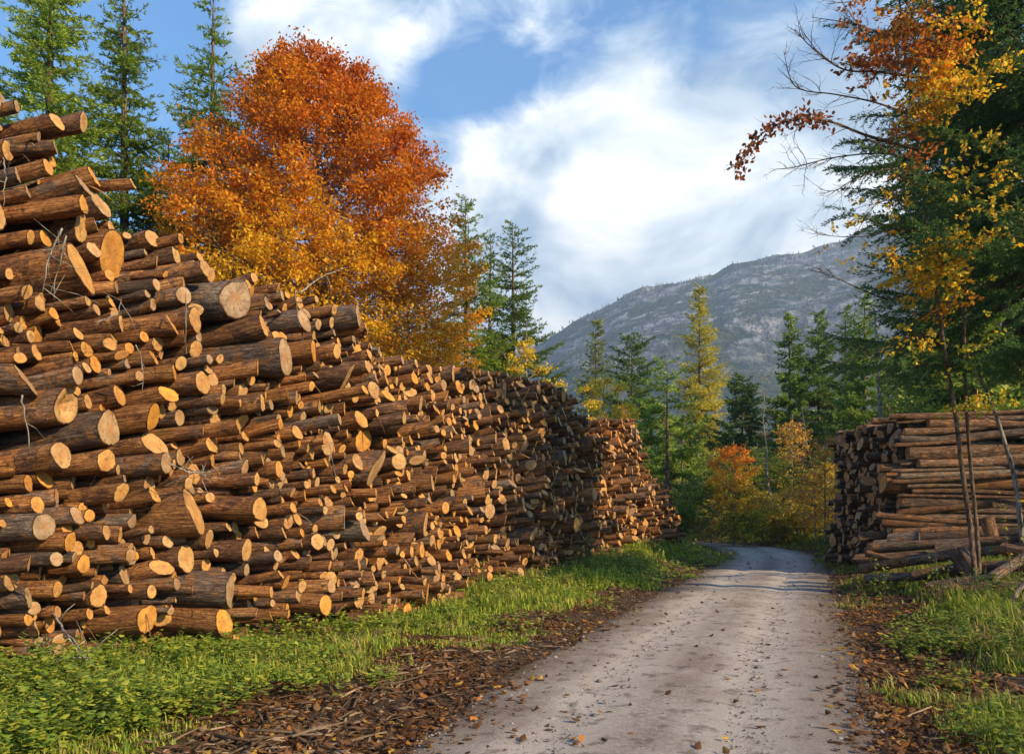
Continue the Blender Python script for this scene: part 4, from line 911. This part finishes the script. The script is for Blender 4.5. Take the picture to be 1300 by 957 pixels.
# small weedy saplings with leaves by the heap
def sapling(label, px, d, hgt, seed, cols, n=60, leaf=.07):
    X = (px - CX) / FX * d; rg = np.random.default_rng(seed); w = MB(); lf = MB(); P_ = []
    for k in range(3):
        az = rg.uniform(0, 6.28); tp = np.array([math.cos(az) * .22, math.sin(az) * .22, 1]) * hgt * rg.uniform(.6, 1); u = np.linspace(0, 1, 6)[:, None]; p = tp * u + [0, 0, -.03]; tube(w, p, np.linspace(.008, .002, 6), 4, cap=False)
        for t in rg.uniform(.25, 1, n // 3): P_.append(tp * t + rg.normal(0, .04, 3))
    P_ = np.array(P_); m = len(P_); D = norm(rg.normal(0, 1, (m, 3)) * [1, 1, .5]); quads(lf, P_, D, norm(np.cross(D, [0, 0, 1.]) + rg.normal(0, .2, (m, 3))), leaf * rg.uniform(.7, 1.3, m), leaf * .6, palette(rg, m, cols), .1)
    e = empty('sapling_plant', (X, d, float(ground_z(X, d)))); tag(e, label, 'sapling', 'leafy seedlings on the verges'); w.obj('stem', M['twig'], e); lf.obj('foliage', M['leaf'], e)
GY = [(.30, .36, .05), (.14, .24, .04)]
for a in [('yellow green seedling in front of the tumbled heap', 1192, 12.2, 1.0, 1, GY), ('green leafy seedling right of the foremost bare log', 1245, 11.6, .9, 2, [(.05, .13, .04), (.10, .2, .05)]), ('small yellow leaved seedling at the foot of the heap', 1122, 13.5, .8, 3, GY),
          ('yellow leaved seedling at the right picture edge', 1288, 12.6, 2.1, 4, [YEL, YG]), ('yellow green seedling against the lower middle of the woodpile', 612, 13.6, .75, 5, GY), ('bushy green weed at the foot of the woodpile', 462, 11.6, .8, 6, [(.12, .24, .04), (.18, .3, .05)]),
          ('leafy weed before the far woodpile', 838, 19.5, .8, 7, GY), ('green seedling left of the far stack', 748, 17.5, .9, 8, GY), ('yellow weed at the bottom left corner', 55, 7.6, .5, 9, GY)]: sapling(*a)

# ------------------------------------------------------------ ground cover
def in_view(x, y, m=60):
    px = x / y * FX + CX; return (px > -m) & (px < 1300 + m)
def pile_front(x, y):
    """signed distance in front of left face (x beyond the face at the same depth)"""
    fx = np.interp(y, FC[:, 1], FC[:, 0], left=-9, right=FC[-1, 0] + 0); return np.where(y > 29, 5, x - fx)
def scatter(n, rg, ymin=4.6, ymax=44, pw=2.0):
    u = rg.random(n); y = ymin * (ymax / ymin) ** (u ** (1 / 1.0)); x = y * rg.uniform(-.70, .70, n); return x, y
def build_grass():
    rg = np.random.default_rng(2); x, y = scatter(260000, rg, 4.6, 50)
    d, s = road_dist(x, y); e = d - RHW; pf = pile_front(x, y)
    cl = fbm(x * .9, y * .9, 3, 61); cl2 = fbm(x * 3.2, y * 3.2, 2, 62)
    left = (s < 0) & (pf > -.5); right = s > 0
    # left verge: a strip hugging the pile foot; nothing in the litter band by the road
    band = np.interp(y, [5, 7, 9, 11, 13, 17, 26], [1.7, 1.8, 1.75, 1.6, 1.1, .7, .25])
    pl = sstep(-.35, .6, (e - band) * .55 + cl * 1.2)
    pr = sstep(-.2, .45, (e - np.interp(y, [5, 8, 12, 20, 40], [1.4, 1.25, .9, .45, .4])) * .6 + cl * 1.0)
    p = np.where(left, pl, np.where(right, pr * .8, 0)) * (cl2 > -.22); p = np.where(y > 30, p * .7, p)
    k = rg.random(len(x)) < p; x, y, e, s = x[k], y[k], e[k], s[k]; cl = cl[k]; n = len(x); print('grass tufts', n)
    z = ground_z(x, y); mb = MB(); B = 9
    hb = np.where(s < 0, .075, .09) * (1 + .8 * fbm(x * .8, y * .8, 2, 63)) * rg.uniform(.5, 1.35, n) * (.8 + .6 * sstep(.5, 2, e)); hb = np.clip(hb * (1 + 1.2 * (rg.random(n) < .08)) * (1 - .35 * (s < 0) * (y < 11)), .04, .32) * (1 + y * .012)
    hue = fbm(x * 1.1, y * 1.1, 2, 64)
    for b in range(B):
        az = rg.uniform(0, 6.28, n); ln = rg.uniform(.15, .75, n); h = hb * rg.uniform(.6, 1.15, n); w = (.0024 + .0007 * y) * rg.uniform(.7, 1.3, n)
        bx = x + rg.normal(0, .06, n); by = y + rg.normal(0, .06, n); dx, dy = np.cos(az), np.sin(az)
        base = np.stack([bx, by, z - .01], 1); sd = np.stack([-dy, dx, dx * 0], 1) * w[:, None]
        m = base + np.stack([dx * ln * h * .35, dy * ln * h * .35, h * .62], 1); t = base + np.stack([dx * ln * h * 1.0, dy * ln * h * 1.0, h * (1 - .3 * ln)], 1)
        v = np.stack([base - sd, base + sd, m + sd * .75, m - sd * .75, t], 1); f4 = np.arange(n)[:, None] * 5 + [0, 1, 2, 3]; f3 = np.arange(n)[:, None] * 5 + [3, 2, 4]
        c = palette(rg, n, [(.20, .30, .035), (.30, .39, .045), (.40, .43, .06), (.13, .21, .03)], [.3, .32, .23, .15]); dry = (hue + rg.normal(0, .20, n)) > np.where(s > 0, .16, .28); c[dry, :3] = np.array([.42, .33, .12]) * rg.uniform(.6, 1.2, (dry.sum(), 1))
        c[s > 0, :3] *= .8
        base0 = mb.nv; mb.add(v.reshape(-1, 3), f4, col=np.repeat(c, 5, 0)); mb.f.append(f3 + base0)
    tag(mb.obj('grass', M['grass']), 'lush green grass growing along both verges of the track', 'grass', kind='stuff')
    # broad leaved weeds
    rg = np.random.default_rng(4); x, y = scatter(34000, rg, 4.8, 34); d, s = road_dist(x, y); e = d - RHW; pf = pile_front(x, y); cl = fbm(x * 1.3, y * 1.3, 3, 71)
    band = np.interp(y, [5, 7, 9, 11, 13, 17, 26], [2.0, 2.1, 2.0, 1.8, 1.3, .8, .35])
    p = np.where((s < 0) & (pf > -.2), sstep(-.3, .6, (e - band) * .6 + cl * 1.4), np.where(s > 0, sstep(0, .5, (e - 1.0) * .5 + cl * 1.6) * .8, 0))
    k = rg.random(len(x)) < p * .8; x, y, s = x[k], y[k], s[k]; n = len(x); z = ground_z(x, y); mb = MB(); print('weeds', n)
    hh = rg.uniform(.06, .34, n) * (1 + fbm(x, y, 2, 73)); lean = rg.normal(0, .25, (n, 2))
    for b in range(12):
        t = rg.uniform(.25, 1, n); az = rg.uniform(0, 6.28, n); P = np.stack([x + lean[:, 0] * hh * t, y + lean[:, 1] * hh * t, z + hh * t], 1); D = norm(np.stack([np.cos(az), np.sin(az), rg.uniform(-.25, .45, n)], 1)); Wd = norm(np.cross(D, [0, 0, 1.]) + rg.normal(0, .2, (n, 3)))
        c = palette(rg, n, [(.19, .30, .04), (.28, .38, .05), (.42, .45, .06), (.13, .20, .035)]); c[s > 0, :3] *= .75; sz = rg.uniform(.025, .065, n) * (1 + .03 * y); quads(mb, P, D, Wd, sz, sz * .6, c, .1)
    tag(mb.obj('weeds', M['grass']), 'low leafy weeds mixed in the grass verges', 'weeds', kind='stuff')
build_grass()
def build_litter():
    rg = np.random.default_rng(8); mb = MB()
    x, y = scatter(210000, rg, 4.4, 40); d, s = road_dist(x, y); e = d - RHW; cl = fbm(x * 1.5, y * 1.5, 3, 81)
    p = np.where(s > 0, np.exp(-((e - .75) / .75) ** 2) * .75 + .10 * (e > 0), np.exp(-((e - .9) / np.interp(y, [8, 16], [1.3, .7])) ** 2) * .40 + .08 * (e > 0)); p = np.where(e < -.1, .010 + .10 * sstep(-.5, -.1, e), p) * np.clip(1 + cl * 2.0, .15, 2)
    p = np.where((s < 0) & (pile_front(x, y) < -.2), 0, p)
    k = rg.random(len(x)) < p; x, y, s, e = x[k], y[k], s[k], e[k]; n = len(x); print('leaves', n)
    z = ground_z(x, y) + np.where(e < 0, .04, .012) + rg.uniform(0, .018, n); az = rg.uniform(0, 6.28, n); D = norm(np.stack([np.cos(az), np.sin(az), rg.normal(0, .28, n)], 1)); Wd = norm(np.cross(D, norm(rg.normal(0, .35, (n, 3)) + [0, 0, 1])))
    c = palette(rg, n, [(.17, .085, .04), (.26, .13, .055), (.10, .05, .025), (.36, .21, .09), (.50, .20, .04), (.62, .40, .07)], [.33, .24, .20, .13, .06, .04], .4)
    sz = rg.uniform(.018, .085, n) * (1 + .02 * y); quads(mb, np.stack([x, y, z], 1), D, Wd, sz, sz * .62, c, .16)
    tag(mb.obj('fallen_leaves', M['leaf']), 'brown and orange fallen leaves strewn along the road edges', 'leaves', kind='stuff')
    # bark chips, twigs and stones
    mb = MB(); x, y = scatter(26000, rg, 4.4, 30); d, s = road_dist(x, y); e = d - RHW
    p = np.where(s < 0, np.exp(-((e - .9) / 1.0) ** 2) * .3, np.exp(-((e - .7) / .8) ** 2) * .16) * (e > -.15) * np.clip(1 + 2 * fbm(x, y, 2, 91), .1, 2)
    k = rg.random(len(x)) < p; x, y = x[k], y[k]; z = ground_z(x, y) + .02
    for a, b, c_ in zip(x, y, z):
        az = rg.normal(.7, .9); l = rg.uniform(.04, .22) if rg.random() < .9 else rg.uniform(.25, .7); v = np.array([math.cos(az), math.sin(az), rg.normal(0, .12)]) * l / 2; r = rg.uniform(.004, .012)
        g = rg.uniform(.6, 1.3); cc = np.array([.20, .13, .08, 1]) * g if rg.random() < .7 else np.array([.42, .32, .22, 1]) * g
        tube(mb, np.array([[a, b, c_] - v, [a, b, c_ + .01], [a, b, c_] + v]), [r, r * 1.1, r * .6], 4, col=cc)
    tag(mb.obj('twigs', M['leaf']), 'broken twigs and bark chips littering the left roadside', 'twigs', kind='stuff')
    mb = MB(); x, y = scatter(60000, rg, 4.2, 26); d, s = road_dist(x, y); e = d - RHW; k = (rg.random(len(x)) < np.where(e < 0, .35 + .5 * sstep(-.7, 0, e), .22 * np.exp(-e))) & (e < 1.5); x, y, e = x[k], y[k], e[k]; n = len(x); print('stones', n)
    z = ground_z(x, y) + np.where(e < -.1, .032, .008); r = rg.uniform(.004, .013, n) * (1 + .04 * y) * (1 + (rg.random(n) < .03) * 1.6); T = np.array([(1, 0, 0), (0, 1, 0), (-1, 0, 0), (0, -1, 0), (0, 0, 1), (0, 0, -.7)], float)
    v = T[None] * rg.uniform(.6, 1.2, (n, 6, 1)) * r[:, None, None] * [1, 1, .6] + np.stack([x, y, z], 1)[:, None]; az = 0
    F = np.array([(0, 1, 4), (1, 2, 4), (2, 3, 4), (3, 0, 4), (1, 0, 5), (2, 1, 5), (3, 2, 5), (0, 3, 5)]); f = (np.arange(n)[:, None, None] * 6 + F[None]).reshape(-1, 3)
    c = np.concatenate([np.repeat(rg.uniform(.16, .46, (n, 1)), 3, 1) * [1, .97, .94], np.ones((n, 1))], 1); mb.add(v.reshape(-1, 3), f, col=np.repeat(c, 6, 0))
    tag(mb.obj('gravel_stones', M['grass']), 'loose grey gravel scattered over the track', 'gravel', kind='stuff')
build_litter()

# splintered bark strips and twig scraps caught between the log ends
def scraps():
    g = np.random.default_rng(17); mb = MB(); src = [l for l in LOGS if l['pile'] == 'left' and -20 < l['px'] < 900]
    for _ in range(1500):
        l = src[g.integers(len(src))]; L = l['L']; a = l['end'] - L * g.uniform(-.02, .7) + np.array([0, -.3, 1]) * l['r'] * g.uniform(.5, 1.05) * [1, 1, 1 if g.random() < .6 else -1]
        d = norm(L * g.uniform(-.2, 1) + g.normal(0, .5, 3) + [0, 0, -.5 * (g.random() < .5)]); ln = g.uniform(.06, .38); u = np.linspace(0, 1, 4)[:, None]
        p = a + d * u * ln + np.array([0, 0, -.35]) * ln * u ** 2 + np.cumsum(g.normal(0, .02 * ln, (4, 3)), 0); r = g.uniform(.002, .007) * (1 + .03 * l['end'][1])
        c = np.array([(.34, .24, .14, 1), (.16, .10, .06, 1), (.50, .30, .12, 1)][g.integers(3)]) * g.uniform(.6, 1.2); tube(mb, p, [r, r * 1.3, r, r * .4], 3, col=c)
    tag(mb.obj('bark_scraps', M['grass']), 'twigs and torn bark strips caught between the stacked logs', 'scraps', kind='stuff')
scraps()

# dead branches lying on or hanging from the pile: one object each
def dead_branch(label, pts, r, seed, forks=4, name='dead_branch'):
    P3 = np.array([at(x, d, y) for x, y, d in pts]); O = P3[0].copy(); p = catmull(P3 - O, 6); rg = np.random.default_rng(seed); mb = MB()
    p = p + np.cumsum(rg.normal(0, .006, p.shape), 0) * 1.0; tube(mb, p, np.linspace(r, r * .35, len(p)), 6)
    for i in range(forks):
        k = rg.integers(len(p) // 4, len(p) - 1); d = norm(p[k] - p[k - 1] + rg.normal(0, .5, 3)); l = rg.uniform(.12, .4); tube(mb, np.stack([p[k], p[k] + d * l * .5 + rg.normal(0, .02, 3), p[k] + d * l]), [r * .5, r * .35, r * .2], 4)
    o = mb.obj(name, M['pale'], smooth=True); o.location = O; tag(o, label, 'dead branch', 'dead branches caught in the left woodpile'); return o
def fd(px):  # depth of face at pixel column, just in front
    s = s_of_u((px - CX) / FX); return float(f_at(s)[1]) - .55
for lab, pts, r, sd, fk in [
    ('long pale branch slanting from the logs into the left grass', [(55, 758), (75, 790), (98, 818), (124, 848)], .016, 1, 5), ('short dark twig leaning on the bottom logs at left', [(48, 800), (60, 815), (75, 842)], .008, 2, 3),
    ('straight thin stick hanging under the big brown end at left', [(28, 502), (32, 535), (37, 578)], .009, 3, 1), ('thin vertical stick hanging below the broad grey log', [(237, 372), (236, 400), (236, 448)], .008, 4, 0),
    ('thin stick dangling beside the bright yellow ends', [(173, 438), (182, 462), (183, 500)], .007, 5, 3), ('pale forked twig lying above the hollow log', [(120, 408), (145, 395), (152, 378)], .007, 6, 3),
    ('thin stick poking out right of the crest over the beech', [(380, 372), (410, 350), (445, 335)], .012, 7, 1), ('thin twig hanging from the crest log', [(377, 368), (378, 400), (382, 418)], .007, 8, 2),
    ('curly twig drooping below the pale middle end', [(418, 560), (425, 600), (432, 620)], .007, 9, 3), ('dark roots hanging from the upper left logs', [(80, 290), (66, 320), (58, 370)], .011, 10, 9),
    ('second tangle of roots right of the dark hanging one', [(84, 300), (76, 330), (70, 378)], .009, 11, 9), ('bent twig at the left edge of the upper logs', [(3, 200), (6, 225), (4, 240)], .008, 12, 4),
    ('slim stick across the logs above the cream ended log', [(215, 590), (240, 600), (262, 600)], .010, 13, 6), ('brush of thin twigs caught between middle logs', [(232, 592), (255, 602), (270, 612)], .009, 14, 9)]:
    if 'grass' in lab or 'bottom' in lab: q = [(x, y, 8.6 - .55 * i) for i, (x, y) in enumerate(pts)]
    else: q = [(x, y, fd(x) - .1) for x, y in pts]
    dead_branch(lab, q, r, sd, fk)

# ------------------------------------------------------------ haze
def build_haze():
    x0, x1, y0, y1, z0, z1 = -4100, 4100, -1600, 5100, -40, 500
    v = np.array([(x, y, z) for x in (x0, x1) for y in (y0, y1) for z in (z0, z1)]); f = np.array([(0, 1, 3, 2), (4, 6, 7, 5), (0, 4, 5, 1), (2, 3, 7, 6), (0, 2, 6, 4), (1, 5, 7, 3)])
    m = bpy.data.materials.new('haze_air'); m.use_nodes = True; n = NT(m.node_tree)
    p = n.add('ShaderNodeVolumePrincipled'); p.inputs['Color'].default_value = (.50, .72, 1, 1); p.inputs['Density'].default_value = .00042; p.inputs['Anisotropy'].default_value = .2
    o = n.add('ShaderNodeOutputMaterial'); n.l.new(p.outputs[0], o.inputs['Volume'])
    mb = MB(); mb.add(v, f); ob = mb.obj('haze', m); tag(ob, 'thin blue haze in the air', 'haze', kind='stuff')
build_haze()
